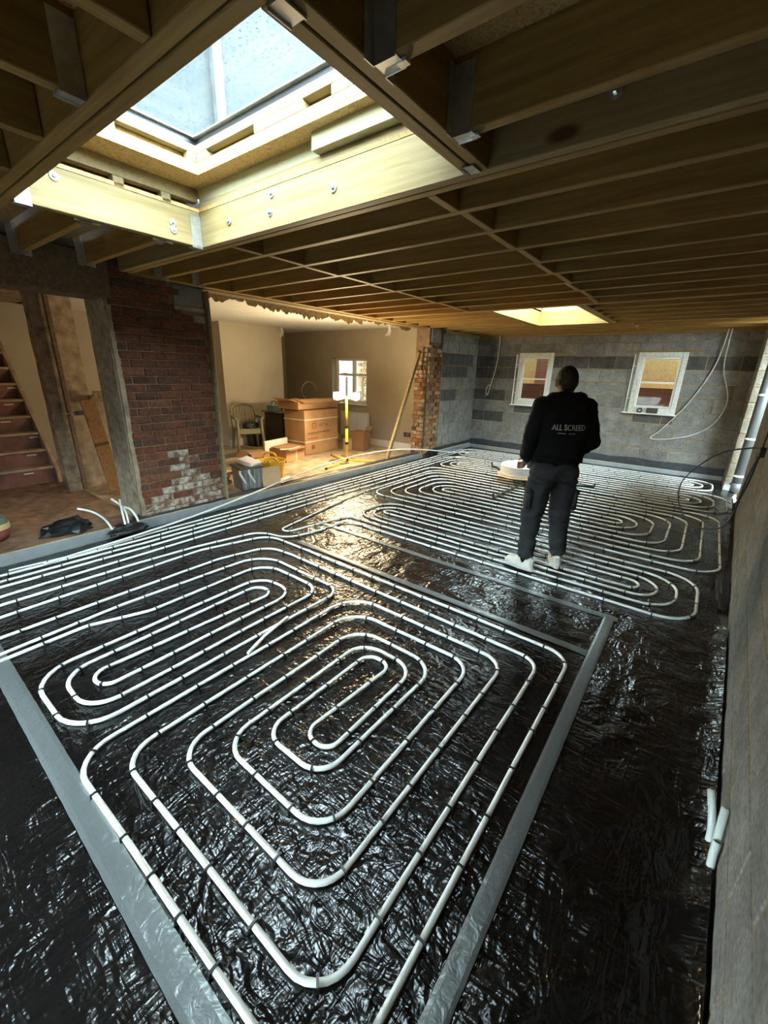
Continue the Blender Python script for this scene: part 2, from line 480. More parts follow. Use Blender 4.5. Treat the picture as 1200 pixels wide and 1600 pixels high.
# ---- back wall with two window openings
W1 = (-3.31, -2.62, 1.0, 2.03)
W2 = (-1.18, -0.46, 1.0, 2.03)
def wall_with_holes(u0, u1, z0, z1, holes):
    """boxes (u0,u1,z0,z1) that fill a wall around holes"""
    hs = sorted(holes); out = []; cur = u0
    for (a, b, c, d) in hs:
        if a > cur: out.append((cur, a, z0, z1))
        if c > z0: out.append((a, b, z0, c))
        if d < z1: out.append((a, b, d, z1))
        cur = b
    if cur < u1: out.append((cur, u1, z0, z1))
    return out
bm = bmesh.new()
for a, b, c, d in wall_with_holes(-4.7, 1.6, -0.1, 2.56, [W1, W2]):
    add_box(bm, ((a + b) / 2, YB + 0.100, (c + d) / 2), (b - a, 0.2, d - c))
wall_back = structure(obj('wall_back', bm, 'mortar'), 'grey concrete block back wall with two small windows', 'wall')
for s, e, za, zb, k in clip_rows(-4.5, 1.2, -0.055, ZC + 0.14, -0.055, 0.225, (-0.64, -0.41), 0.011, 0.445, [W1, W2]):
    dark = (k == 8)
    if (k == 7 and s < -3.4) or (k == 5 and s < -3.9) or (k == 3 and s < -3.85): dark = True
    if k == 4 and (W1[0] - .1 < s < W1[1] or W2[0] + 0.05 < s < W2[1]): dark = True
    p = piece('block', wall_back, ((s + e) / 2, YB + 0.045 + random.uniform(-0.003, 0.002), (za + zb) / 2), (e - s, 0.10, zb - za), 'dark_block' if dark else 'block', bevel=0.005)
# lintel timbers over the windows
for W in (W1, W2):
    piece('lintel_strip', wall_back, ((W[0] + W[1]) / 2, YB - 0.004, W[3] + 0.012), (W[1] - W[0] + 0.42, 0.03, 0.022), 'pine')

# ---- left block wall by the back corner
bm = bx(((XS - 0.105, (7.30 + YB) / 2, 1.23), (0.2, YB - 7.30, 2.66)))
wall_alcove = structure(obj('wall_left', bm, 'mortar'), 'short grey block wall beside the brick pier at the back corner', 'wall')
for s, e, za, zb, k in clip_rows(7.31, YB, -0.055, ZC + 0.1, -0.055, 0.225, (7.31, 7.08), 0.011, 0.445, []):
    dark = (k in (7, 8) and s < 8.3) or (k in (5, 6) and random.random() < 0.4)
    piece('block', wall_alcove, (XS - 0.045, (s + e) / 2, (za + zb) / 2), (e - s, 0.10, zb - za), 'dark_block' if dark else 'block', rot=(0, 0, math.pi / 2), bevel=0.005)

# ---- right block wall, slightly splayed
ANG = math.atan(-0.037)
wall_right = empty('wall_right', (0.30, 0, 0), ANG)
structure(wall_right, 'long grey block wall running down the right side', 'wall')
R_END = 7.45
obj('mortar_bed', bx(((0.1045, (R_END - 2.0) / 2, 1.2), (0.2, R_END + 2.0, 2.72))), 'mortar', wall_right)
for s, e, za, zb, k in clip_rows(-1.95, R_END, -0.055, ZC + 0.14, -0.055, 0.225, (0.12, 0.34), 0.011, 0.445, []):
    piece('block', wall_right, (0.0515 + random.uniform(-0.001, 0.0015), (s + e) / 2, (za + zb) / 2), (e - s, 0.10, zb - za), 'block', rot=(0, 0, math.pi / 2), bevel=0.005)
# ---- nib with pale blocks at the far right
nib = structure(obj('wall_nib', bx(((0.80, 8.62, 1.2), (0.72, 0.62, 2.72))), 'mortar'), 'pale cream block return wall behind the grey drain pipe', 'wall')
for s, e, za, zb, k in clip_rows(0.43, 1.16, -0.055, ZC + 0.14, -0.055, 0.225, (0.43, 0.66), 0.012, 0.445, []):
    piece('block', nib, ((s + e) / 2, 8.355, (za + zb) / 2), (e - s, 0.10, zb - za), 'cream_block', bevel=0.005)
for s, e, za, zb, k in clip_rows(8.31, YB, -0.055, ZC + 0.14, -0.055, 0.225, (8.31, 8.53), 0.012, 0.445, []):
    piece('block', nib, (0.475, (s + e) / 2, (za + zb) / 2), (e - s, 0.10, zb - za), 'block', rot=(0, 0, math.pi / 2), bevel=0.005)

# ---- wall behind the camera with a low opening added to brighten the foreground pipes
bm = bmesh.new()
for a, b, c, d in wall_with_holes(-4.9, 0.6, -0.16, 2.56, [(-2.7, -0.9, -0.16, 0.90)]):
    add_box(bm, ((a + b) / 2, -2.1, (c + d) / 2), (b - a, 0.2, d - c))
structure(obj('wall_front', bm, 'block'), 'grey block wall behind the camera with a low wide opening added for light', 'wall')

# ---- left wall: brick pier between the hall opening and the big opening
PY0, PY1 = 1.72, 2.63
pier = structure(obj('wall_left', bx(((XL - 0.163, (PY0 + PY1) / 2, 1.2), (0.34, PY1 - PY0 - 0.01, 2.72))), 'old_mortar'), 'red brick pier with white stains between hall and opening', 'wall')
for s, e, za, zb, k in clip_rows(PY0, PY1, 0.0, 2.56, 0.0, 0.075, (1.70, 1.81), 0.010, 0.225, []):
    y, z = (s + e) / 2, (za + zb) / 2
    mt = 'brick'
    if z > 2.13 and y > 2.30: continue
    # lime stained bricks low down in a ragged triangle
    w = 0.46 * max(0.0, 1 - z / 0.86) + 0.05 * noise.noise((y * 7, z * 7, 1))
    if z < 0.84 and abs(y - 2.20) < w * 1.15 and random.random() < 0.75: mt = 'efflorescence'
    if y > 2.50 and 1.95 < z < 2.1: mt = 'cream_block'
    piece('brick', pier, (XL - 0.03 + random.uniform(-0.006, 0.004), y, z), (e - s, 0.10, zb - za), mt, rot=(0, 0, math.pi / 2), bevel=0.006, jit=0.006)
piece('block', pier, (XL - 0.03, 2.46, 2.265), (0.30, 0.10, 0.18), 'block', rot=(0, 0, math.pi / 2))
piece('padstone', pier, (XL - 0.03, 2.46, 2.15), (0.32, 0.11, 0.04), 'cream_block', rot=(0, 0, math.pi / 2))
# plastered reveal of the pier, ragged edge
def ragged(y0, y1, z0, z1, x0, x1, seed, amp=0.02, step=0.05):
    P = []
    n = int((z1 - z0) / step)
    for k in range(n + 1):
        z = z0 + (z1 - z0) * k / n
        P.append((y1 + amp * noise.noise((seed, z * 6, 0)) + amp * 0.6 * noise.noise((seed, z * 21, 2)), z))
    for k in range(n, -1, -1):
        z = z0 + (z1 - z0) * k / n
        P.append((y0 + amp * 0.4 * noise.noise((seed + 5, z * 6, 0)), z))
    return P
pl = ragged(-4.86, -4.44, 0.04, 2.18, 0, 0, 3.1, 0.022)
g = [(x, z) for x, z in pl]
n = len(g)
V = [(x, PY0 - 0.035, z) for x, z in g] + [(x, PY0 + 0.0, z) for x, z in g]
Fc = [tuple(reversed(range(n))), tuple(range(n, 2 * n))] + [(k, (k + 1) % n, n + (k + 1) % n, n + k) for k in range(n)]
obj('plaster_reveal', (V, Fc), 'grey_plaster', pier)
pl2 = ragged(-4.445, -4.405, 0.06, 2.10, 0, 0, 8.7, 0.018)
n = len(pl2)
V = [(x, PY0 - 0.03, z) for x, z in pl2] + [(x, PY0 + 0.012, z) for x, z in pl2]
Fc = [tuple(reversed(range(n))), tuple(range(n, 2 * n))] + [(k, (k + 1) % n, n + (k + 1) % n, n + k) for k in range(n)]
obj('broken_plaster_edge', (V, Fc), 'pale_plaster', pier)
# timber lining on the opening side of the pier
structure(obj('trim_1', bx(((XL + 0.0, PY1 + 0.022, 1.20), (0.11, 0.028, 2.28)), bevel=0.003), 'pale_pine'), 'upright pale timber batten fixed to the edge of the brick pier', 'trim')

# ---- far brick pier at the end of the opening
P2Y0, P2Y1 = 6.88, 7.30
pier2 = structure(obj('wall_left', bx(((XS - 0.17, (P2Y0 + P2Y1) / 2, 1.2), (0.28, P2Y1 - P2Y0 - 0.02, 2.72))), 'old_mortar'), 'narrow broken orange brick pier beside the leaning plank', 'wall')
for s, e, za, zb, k in clip_rows(P2Y0, P2Y1, 0.0, 2.08, 0.0, 0.075, (6.88, 6.77), 0.010, 0.225, []):
    d = random.uniform(-0.05, 0.0) if s < 7.02 else random.uniform(-0.008, 0.004)
    if s < 7.02 and random.random() < 0.18: continue
    piece('brick', pier2, (XS - 0.035 + d, (s + e) / 2, (za + zb) / 2), (e - s, 0.10, zb - za), 'orange_brick', rot=(0, 0, math.pi / 2), bevel=0.006, jit=0.012)
for k in range(27):
    for q, (x0_, x1_) in enumerate(((-4.555, -4.455), (-4.45, -4.30)) if k % 2 else ((-4.555, -4.40), (-4.395, -4.30))):
        if random.random() < 0.10: continue
        piece('brick', pier2, ((x0_ + x1_) / 2, P2Y0 + 0.012 + random.uniform(-0.03, 0.006), 0.0375 + 0.075 * k), (x1_ - x0_, 0.06, 0.064), 'orange_brick' if random.random() < 0.75 else 'efflorescence', bevel=0.006, jit=0.02)
piece('black_strip', pier2, (XS - 0.05, P2Y0 + 0.0, 1.1), (1.9, 0.03, 0.035), 'desk_dark', rot=(0, math.pi / 2, 0), jit=0.01)  # thin black upright strip beside the broken bricks
piece('block', pier2, (XS - 0.06, 7.1, 2.24), (0.32, 0.12, 0.23), 'block', rot=(0, 0, math.pi / 2))
piece('corner_batten', pier2, (XS + 0.01, 7.30, 1.25), (2.1, 0.02, 0.03), 'pale_pine', rot=(0, math.pi / 2, 0))

# ---- timber header over the opening, wall plates
structure(obj('trim_2', bx(((XL + 0.09, (2.0 + 7.4) / 2, 2.445), (0.10, 5.6, 0.17)), bevel=0.003), 'pine'), 'long timber bearer carrying the joists over the wide opening', 'beam')
structure(obj('trim_3', bx(((XL - 0.02, (PY1 + P2Y0) / 2, 2.375), (0.14, P2Y0 - PY1 + 0.05, 0.05)), bevel=0.003), 'pale_pine'), 'pale timber strip lining the head of the wide opening', 'trim')
structure(obj('trim_4', bx(((XS + 0.025, 8.08, 2.335), (0.05, 1.5, 0.05)), bevel=0.003), 'pine'), 'timber wall plate above the short block wall', 'trim')
structure(obj('trim_5', bx(((-1.9, YB - 0.03, 2.345), (4.7, 0.05, 0.045)), bevel=0.003), 'pine'), 'timber wall plate along the top of the back wall', 'trim')

# ================================================================== CEILING
ceiling = empty('ceiling', (0, 0, ZC))
structure(ceiling, 'open ceiling of pine joists under a dark board deck', 'ceiling')
# skylight openings (joist level) X0 X1 Y0 Y1
S1 = (-2.95, -0.99, 0.80, 1.79)
S2 = (-2.46, -1.45, 5.43, 7.28)
def deck_rects():
    xs0, xs1, y0, y1 = -4.7, 1.3, -2.2, 9.1
    out = [(xs0, xs1, y0, S1[2]), (xs0, S1[0], S1[2], S1[3]), (S1[1], xs1, S1[2], S1[3]), (xs0, xs1, S1[3], S2[2]),
           (xs0, S2[0], S2[2], S2[3]), (S2[1], xs1, S2[2], S2[3]), (xs0, xs1, S2[3], y1)]
    return out
for a, b, c, d in deck_rects():
    obj('deck_board', bx((((a + b) / 2, (c + d) / 2, JD + 0.012), (b - a, d - c, 0.02))), 'osb', ceiling)
bm = bmesh.new()
o_ = 0.17
for a, b, c, d in ((-4.7, 1.3, -2.2, S1[2] - o_), (-4.7, S1[0] - o_, S1[2] - o_, S1[3] + o_), (S1[1] + o_, 1.3, S1[2] - o_, S1[3] + o_), (-4.7, 1.3, S1[3] + o_, S2[2] - o_),
                   (-4.7, S2[0] - o_, S2[2] - o_, S2[3] + o_), (S2[1] + o_, 1.3, S2[2] - o_, S2[3] + o_), (-4.7, 1.3, S2[3] + o_, 9.1)):
    add_box(bm, ((a + b) / 2, (c + d) / 2, JD + 0.085), (b - a, d - c, 0.12))
obj('roof_covering', bm, 'roof_felt', ceiling)
ZJ = JD / 2
def joist_x(x0, x1, y, name='joist', w=JW, mat='pine'):
    return piece(name, ceiling, ((x0 + x1) / 2, y, ZJ), (x1 - x0, w, JD), mat, bevel=0.003)
def joist_y(y0, y1, x, name='joist', w=JW, mat='pine'):
    return piece(name, ceiling, (x, (y0 + y1) / 2, ZJ), (y1 - y0, w, JD), mat, rot=(0, 0, math.pi / 2), bevel=0.003)
JX0, JX1 = -4.28, 0.62
for y in (2.15, 2.51, 2.91, 3.32, 3.72, 4.13, 4.53, 4.94):
    joist_x(JX0, JX1, y)
for y in (5.355, 5.407, 7.305, 7.357): joist_x(JX0, JX1, y)
for y in (5.78, 6.14, 6.52, 6.90):
    joist_x(JX0, S2[0] - 0.10, y); joist_x(S2[1] + 0.10, JX1, y)
for y in (7.72, 8.10, 8.46, 8.72): joist_x(JX0, JX1, y)
for x in (S2[0] - 0.025, S2[0] - 0.077, S2[1] + 0.025, S2[1] + 0.077): joist_y(S2[2], S2[3] - 0.0, x, 'trimmer')
# doubled trimmers each side of the near skylight
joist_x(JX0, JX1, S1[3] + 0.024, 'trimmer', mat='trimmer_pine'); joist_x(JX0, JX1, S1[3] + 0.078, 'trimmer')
for y in (S1[2] - 0.024, S1[2] - 0.078): joist_x(JX0, JX1, y, 'trimmer')
for x in (S1[1] + 0.024, S1[1] + 0.078): joist_y(S1[2], S1[3], x, 'trimmer')
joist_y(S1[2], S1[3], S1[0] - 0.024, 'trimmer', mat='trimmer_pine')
for y in (1.10, 1.52):
    joist_x(S1[1] + 0.105, JX1, y); joist_x(JX0, S1[0] - 0.05, y + 0.03)
for x in (-3.9, -3.45, -3.0, -2.55, -2.12, -1.72, -1.30, -0.86, -0.42, 0.02): joist_y(-2.0, S1[2] - 0.104, x)
# noggings
ys = [S1[3] + 0.104, 2.15, 2.51, 2.91, 3.32, 3.72, 4.13, 4.53, 4.94, 5.33]
for x in (-1.20, -2.74):
    for k in range(len(ys) - 1):
        a = ys[k] + (0.0 if k == 0 else JW / 2); b = ys[k + 1] - JW / 2
        joist_y(a, b, x + (0.012 if k % 2 else -0.012), 'nogging', 0.045)
for k, (a, b) in enumerate(((7.38, 7.695), (7.745, 8.075), (8.125, 8.435))):
    joist_y(a, b, -1.2 + 0.012 * (k % 2), 'nogging', 0.045)
# joist hangers
def hanger(x, y, axis, flip):
    """galvanised strap: two side cheeks and a seat under the joist end"""
    d = 0.07 * flip
    if axis == 'x':
        bm = bx(((d / 2, -JW / 2 - 0.002, 0.085), (abs(d), 0.003, 0.19)), ((d / 2, JW / 2 + 0.002, 0.085), (abs(d), 0.003, 0.19)),
                ((d / 2, 0, -0.003), (abs(d), JW + 0.007, 0.003)), ((0.001, -JW / 2 - 0.02, 0.085), (0.003, 0.04, 0.19)), ((0.001, JW / 2 + 0.02, 0.085), (0.003, 0.04, 0.19)),
                ((d, 0.012, -0.006), (0.03, 0.022, 0.008)))
    else:
        bm = bx(((-JW / 2 - 0.002, d / 2, 0.085), (0.003, abs(d), 0.19)), ((JW / 2 + 0.002, d / 2, 0.085), (0.003, abs(d), 0.19)),
                ((0, d / 2, -0.003), (JW + 0.007, abs(d), 0.003)))
    obj('joist_hanger', bm, 'steel', ceiling, loc=(x, y, 0))
for y in (1.10, 1.52): hanger(S1[1] + 0.104, y, 'x', 1)
for y in (1.13, 1.55): hanger(S1[0] - 0.05, y, 'x', -1)
hanger(S1[1] + 0.05, S1[3] - 0.0, 'y', -1)
hanger(S1[1] + 0.05, S1[2] + 0.0, 'y', 1)
hanger(S1[0] - 0.024, S1[3], 'y', -1); hanger(S1[0] - 0.024, S1[2], 'y', 1)
hanger(-1.72, S1[2] - 0.104, 'y', -1)
for y in (1.13, 1.55, 2.15, 2.51): hanger(JX0 + 0.01, y, 'x', 1)
# bolt heads and plate washers
def bolt(loc, rot):
    obj('bolt_head', merge(lathe([(0.022, 0), (0.022, 0.004), (0.02, 0.006)], 14), lathe([(0.010, 0.006), (0.010, 0.014), (0.006, 0.016)], 6)), 'steel', ceiling, loc=loc, rot=rot)
for x, z in ((-1.72, 0.10), (-2.22, 0.08), (-2.62, 0.10), (-2.20, 0.165)): bolt((x, S1[3] - 0.001, z), (math.pi / 2, 0, 0))
for y, z in ((0.99, 0.155), (1.60, 0.06), (1.60, 0.10)): bolt((S1[0] + 0.001, y, z), (0, math.pi / 2, 0))
bolt((-0.46, S1[3] - 0.0, 0.115), (math.pi / 2, 0, 0))

# ================================================================== SKYLIGHTS
def skylight(name, S, label, z_led, cur, glass, detail):
    w = structure(empty(name, ((S[0] + S[1]) / 2, (S[2] + S[3]) / 2, ZC + JD)), label, 'skylight')
    ox, oy, oz = w.location
    def add(nm, boxes, mat, bevel=0.002):
        return obj(nm, bx(*[((c[0] - ox, c[1] - oy, c[2] - oz), s) for c, s in boxes], bevel=bevel), mat, w)
    cx0, cx1, cy0, cy1 = cur
    X0, X1, Y0, Y1 = S
    # upper boards standing on the joists
    t0 = ZC + JD
    if detail:
        # left side: spacer blocks then a board
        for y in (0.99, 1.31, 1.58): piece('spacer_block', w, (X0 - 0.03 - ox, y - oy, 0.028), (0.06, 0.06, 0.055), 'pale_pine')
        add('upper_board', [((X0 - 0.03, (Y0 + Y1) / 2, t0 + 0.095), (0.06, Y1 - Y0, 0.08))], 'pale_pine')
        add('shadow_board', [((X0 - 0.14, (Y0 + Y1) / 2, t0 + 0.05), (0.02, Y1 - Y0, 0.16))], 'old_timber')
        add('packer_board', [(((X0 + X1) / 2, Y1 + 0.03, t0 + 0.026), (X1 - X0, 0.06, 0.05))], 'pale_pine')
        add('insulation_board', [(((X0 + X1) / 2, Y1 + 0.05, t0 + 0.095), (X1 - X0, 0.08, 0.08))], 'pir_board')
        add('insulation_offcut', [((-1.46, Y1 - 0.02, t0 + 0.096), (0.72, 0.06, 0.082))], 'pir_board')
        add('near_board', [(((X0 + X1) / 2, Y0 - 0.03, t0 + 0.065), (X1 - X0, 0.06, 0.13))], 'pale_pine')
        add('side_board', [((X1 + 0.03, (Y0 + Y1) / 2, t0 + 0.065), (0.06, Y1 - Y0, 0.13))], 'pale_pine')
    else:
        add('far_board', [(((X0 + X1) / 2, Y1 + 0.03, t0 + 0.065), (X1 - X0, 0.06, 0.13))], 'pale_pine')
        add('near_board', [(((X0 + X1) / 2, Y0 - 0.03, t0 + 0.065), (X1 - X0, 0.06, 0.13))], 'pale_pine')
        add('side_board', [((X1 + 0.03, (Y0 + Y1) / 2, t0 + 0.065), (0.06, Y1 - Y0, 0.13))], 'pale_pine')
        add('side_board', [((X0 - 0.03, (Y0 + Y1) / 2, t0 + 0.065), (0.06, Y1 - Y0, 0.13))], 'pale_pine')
    # board ledge
    z = z_led
    ring = lambda a0, a1, b0, b1, zc, h, o=0.25: [(((a0 - o / 2), (b0 + b1) / 2, zc), (o, b1 - b0 + 2 * o, h)), (((a1 + o / 2), (b0 + b1) / 2, zc), (o, b1 - b0 + 2 * o, h)),
                                                   (((a0 + a1) / 2, b0 - o / 2, zc), (a1 - a0, o, h)), (((a0 + a1) / 2, b1 + o / 2, zc), (a1 - a0, o, h))]
    for b in ring(cx0, cx1, cy0, cy1, z + 0.009, 0.018, 0.36): add('ledge_board', [b], 'osb')
    # kerb: three courses of timber, the middle one with gaps
    hz = 0.042
    for kk in (0, 2):
        zz = z + 0.018 + hz * (kk + 0.5)
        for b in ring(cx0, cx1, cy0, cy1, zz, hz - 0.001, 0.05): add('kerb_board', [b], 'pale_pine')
    zz = z + 0.018 + hz * 1.5
    lx, ly = cx1 - cx0, cy1 - cy0
    for a, b in ((0.0, 0.07), (0.36, 0.60), (0.72, 1.0)):
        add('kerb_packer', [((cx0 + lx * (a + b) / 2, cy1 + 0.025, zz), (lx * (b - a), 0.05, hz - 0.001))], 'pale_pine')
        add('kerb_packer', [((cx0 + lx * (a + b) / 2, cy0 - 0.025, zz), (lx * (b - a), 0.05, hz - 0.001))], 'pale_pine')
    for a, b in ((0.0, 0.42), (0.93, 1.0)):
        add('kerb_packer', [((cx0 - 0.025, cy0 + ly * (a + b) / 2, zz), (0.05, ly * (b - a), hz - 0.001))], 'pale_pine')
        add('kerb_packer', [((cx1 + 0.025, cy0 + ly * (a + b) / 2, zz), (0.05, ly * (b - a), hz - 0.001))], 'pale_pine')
    for b in ring(cx0 - 0.06, cx1 + 0.06, cy0 - 0.06, cy1 + 0.06, z + 0.08, 0.15, 0.02): add('kerb_backing', [b], 'pine')
    zt = z + 0.018 + 3 * hz
    e = 0.012
    for b in ring(cx0 - e, cx1 + e, cy0 - e, cy1 + e, zt + 0.018, 0.03, 0.075): add('gasket_frame', [b], 'black_plastic')
    for b in ring(cx0 + 0.012, cx1 - 0.012, cy0 + 0.012, cy1 - 0.012, zt + 0.036, 0.008, 0.06): add('spacer_frame', [b], 'steel')
    add('pane', [(((cx0 + cx1) / 2, (cy0 + cy1) / 2, zt + 0.046), (lx + 0.06, ly + 0.06, 0.008))], glass, 0)
    return w
skylight('window_1', S1, 'large rain speckled skylight in a layered timber kerb near the camera', 2.69, (-2.74, -1.19, 0.92, 1.68), 'wet_glass', True)
skylight('window_2', S2, 'smaller far skylight opening in the joists near the back wall', 2.69, (-2.40, -1.51, 5.49, 7.22), 'window_glass', False)

# ================================================================== BACK WALL WINDOWS
def wall_window(name, W, label, clutter):
    w = structure(empty(name, ((W[0] + W[1]) / 2, YB, W[2])), label, 'window')
    ox, oz = w.location.x, w.location.z
    wd, ht = W[1] - W[0], W[3] - W[2]
    f, dp = 0.075, 0.07
    yy = 0.03
    def b(nm, cx, cz, sx, sz, mat, y=yy, sy=dp, bev=0.004): return obj(nm, bx(((cx, y, cz), (sx, sy, sz)), bevel=bev), mat, w)
    b('frame_side', -wd / 2 + f / 2, ht / 2, f, ht, 'pvc_frame'); b('frame_side', wd / 2 - f / 2, ht / 2, f, ht, 'pvc_frame')
    b('frame_head', 0, ht - f / 2, wd - 2 * f, f, 'pvc_frame'); b('frame_foot', 0, f / 2 + 0.02, wd - 2 * f, f + 0.03, 'pvc_frame')
    g = 0.035
    iw, z0, z1 = wd - 2 * f, f + 0.035, ht - f
    b('sash_side', -iw / 2 + g / 2, (z0 + z1) / 2, g, z1 - z0, 'pvc_white', yy + 0.005, 0.05); b('sash_side', iw / 2 - g / 2, (z0 + z1) / 2, g, z1 - z0, 'pvc_white', yy + 0.005, 0.05)
    b('sash_rail', 0, z1 - g / 2, iw - 2 * g, g, 'pvc_white', yy + 0.005, 0.05); b('sash_rail', 0, z0 + g / 2, iw - 2 * g, g, 'pvc_white', yy + 0.005, 0.05)
    b('transom', 0, z0 + 0.50 * (z1 - z0), iw - 2 * g, 0.032, 'pvc_white', yy + 0.005, 0.045)
    b('pane', 0, (z0 + z1) / 2, iw - 2 * g + 0.01, z1 - z0 - 2 * g + 0.01, 'window_glass', yy + 0.012, 0.006, 0)
    b('sill', -0.03, 0.006, wd + 0.10, 0.022, 'pvc_white', 0.0, 0.13)
    b('reveal_batten', -wd / 2 - 0.05, ht / 2 - 0.01, 0.018, ht - 0.03, 'pvc_white', -0.005, 0.03)
    b('reveal_board', -wd / 2 - 0.022, ht / 2, 0.036, ht, 'soil_pipe', 0.02, 0.05)
    for zz in (0.25, 0.78): b('fixing_clip', -wd / 2 - 0.035, ht * zz, 0.05, 0.012, 'pvc_white', -0.015, 0.02)
    return w
wall_window('window_3', W1, 'left of the two small white framed windows in the block wall', False)
wall_window('window_4', W2, 'right of the two small white framed windows in the block wall', True)
tag(obj('tape_box', bx(((0, 0, 0.045), (0.17, 0.08, 0.09)), ((0, -0.041, 0.045), (0.10, 0.004, 0.04)), bevel=0.006), 'desk_dark', loc=(-0.80, YB - 0.0, 1.018)), 'small dark box standing on the sill of the right window', 'box')
tag(obj('tape_roll', tube([(0.035 * math.cos(a * 0.4), 0, 0.035 + 0.035 * math.sin(a * 0.4)) for a in range(17)], 0.012, 6), 'black_plastic', loc=(-0.99, YB - 0.02, 1.022)), 'small black roll lying on the sill of the right window', 'roll')

# ================================================================== OUTSIDE
structure(obj('ground', bx(((-2, 4, -0.45), (160, 160, 0.3))), 'ground'), 'grey ground around the house', 'ground')
osb_w = tag(empty('board_screen', (-1.9, 10.3, -0.3)), 'yellow board screen outside behind the two small windows', 'screen')
for x in (-6.07, -3.62, -1.18, 1.26): piece('board', osb_w, (x + 1.9, 0, 2.80), (2.435, 0.02, 2.3), 'osb')
piece('rail', osb_w, (0, -0.03, 1.69), (7.4, 0.05, 0.07), 'osb')
for x in (-3.6, -0.1, 3.4): piece('post', osb_w, (x, 0.06, 1.9), (0.09, 0.09, 3.9), 'pale_pine')
piece('door_panel', osb_w, (-1.34, -0.016, 2.35), (0.36, 0.02, 1.25), 'fence_wood')
fence = tag(empty('garden_fence', (-1.9, 10.12, -0.3)), 'red brown boarded fence outside below the yellow boards', 'fence')
for k in range(11): piece('board', fence, (0, 0.012 * (k % 2), 0.09 + 0.155 * k), (7.4, 0.02, 0.172), 'fence_wood', rot=(0.1, 0, 0))
for x in (-3.0, -1.30, 0.95, 2.8): piece('post', fence, (x, -0.04, 0.78), (0.05, 0.05, 1.56), 'fence_wood')
# unseen cover added over the passage to keep sky light off the boards
structure(obj('passage_sky_block', bx(((-1.9, 9.57, 2.50), (8.0, 1.10, 0.06)), ((-1.9, 10.12, 2.44), (8.0, 0.03, 0.18)), bevel=0.004), 'roof_felt'), 'dark unseen cover added to shade the passage outside the small windows', 'passage_sky_block')
sb_ = tag(empty('doorway_sky_block', (2.7, 7.9, -0.3)), 'board screen added outside the far right doorway to cut its daylight', 'screen')  # unseen boards added to hold back daylight on the pale nib
for y in (-1.23, 0.0, 1.23): piece('board', sb_, (0, y, 1.22), (1.22, 0.02, 2.44), 'osb', rot=(0, 0, math.pi / 2))
# upper storey of the old house, seen through the wet skylight
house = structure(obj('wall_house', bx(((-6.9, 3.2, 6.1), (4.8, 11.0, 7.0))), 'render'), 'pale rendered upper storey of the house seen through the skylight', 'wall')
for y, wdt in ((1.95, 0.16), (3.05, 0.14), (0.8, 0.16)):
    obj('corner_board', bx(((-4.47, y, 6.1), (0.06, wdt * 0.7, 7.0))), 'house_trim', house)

# ================================================================== OLD HOUSE ROOMS ON THE LEFT
EX0 = -8.4      # far wall of the furnished room
EY = 7.0        # its end wall
W5 = (-6.85, -5.85, 0.93, 1.86)
bm = bmesh.new()
for a, b, c, d in wall_with_holes(-9.6, -4.40, -0.1, 2.56, [W5]):
    add_box(bm, ((a + b) / 2, EY + 0.12, (c + d) / 2), (b - a, 0.24, d - c))
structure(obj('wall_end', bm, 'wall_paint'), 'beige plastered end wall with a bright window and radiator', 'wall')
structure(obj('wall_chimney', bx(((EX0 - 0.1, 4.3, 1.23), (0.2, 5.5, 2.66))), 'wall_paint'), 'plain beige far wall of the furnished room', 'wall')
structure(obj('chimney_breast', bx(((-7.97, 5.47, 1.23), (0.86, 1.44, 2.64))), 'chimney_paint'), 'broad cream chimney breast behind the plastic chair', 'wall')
structure(obj('ceiling', bx(((-6.9, 4.6, 2.48), (4.9, 5.2, 0.14))), 'ceiling_paint'), 'white plaster ceiling of the furnished room', 'ceiling')
structure(obj('trim_6', bx(((EX0 + 0.02, 3.9, 2.2), (0.10, 0.9, 0.5)), ((EX0 + 0.02, 4.42, 1.2), (0.16, 0.14, 2.3)), bevel=0.004), 'chimney_paint'), 'pale boxed lining in the alcove left of the chimney breast', 'trim')
# torn plaster hanging along the ceiling edge
tp = [];
n = 180
for k in range(n + 1):
    y = 2.75 + 4.0 * k / n
    d = 0.0 + 0.08 * max(0, noise.noise((y * 2.2, 0, 4)) + 0.2) + 0.05 * noise.noise((y * 7, 2, 1)) + 0.05 * noise.noise((y * 23, 2, 1))
    if 3.3 < y < 5.4: d += 0.05
    tp.append((y, 2.36 - max(0.0, d) * 1.0))
poly = tp + [(6.75, 2.40), (2.75, 2.40)]
structure(obj('trim_7', yz_plate(poly, XL - 0.20, XL - 0.185), 'torn_plaster'), 'ragged torn brown plaster edge along the white ceiling', 'plaster')
# skirtings
for k, (c, s, t) in enumerate((((EX0 + 0.012, 4.35, 0.15), (0.02, 1.0, 0.14), 'white skirting in the alcove left of the chimney breast'),
                            ((-7.525, 5.47, 0.15), (0.02, 1.46, 0.14), 'white skirting along the chimney breast'),
                            ((-6.5, EY - 0.012, 0.15), (3.8, 0.02, 0.14), 'white skirting along the beige end wall'))):
    structure(obj('baseboard_%d' % (k + 1), bx((c, s), bevel=0.003), 'white_gloss'), t, 'skirting')
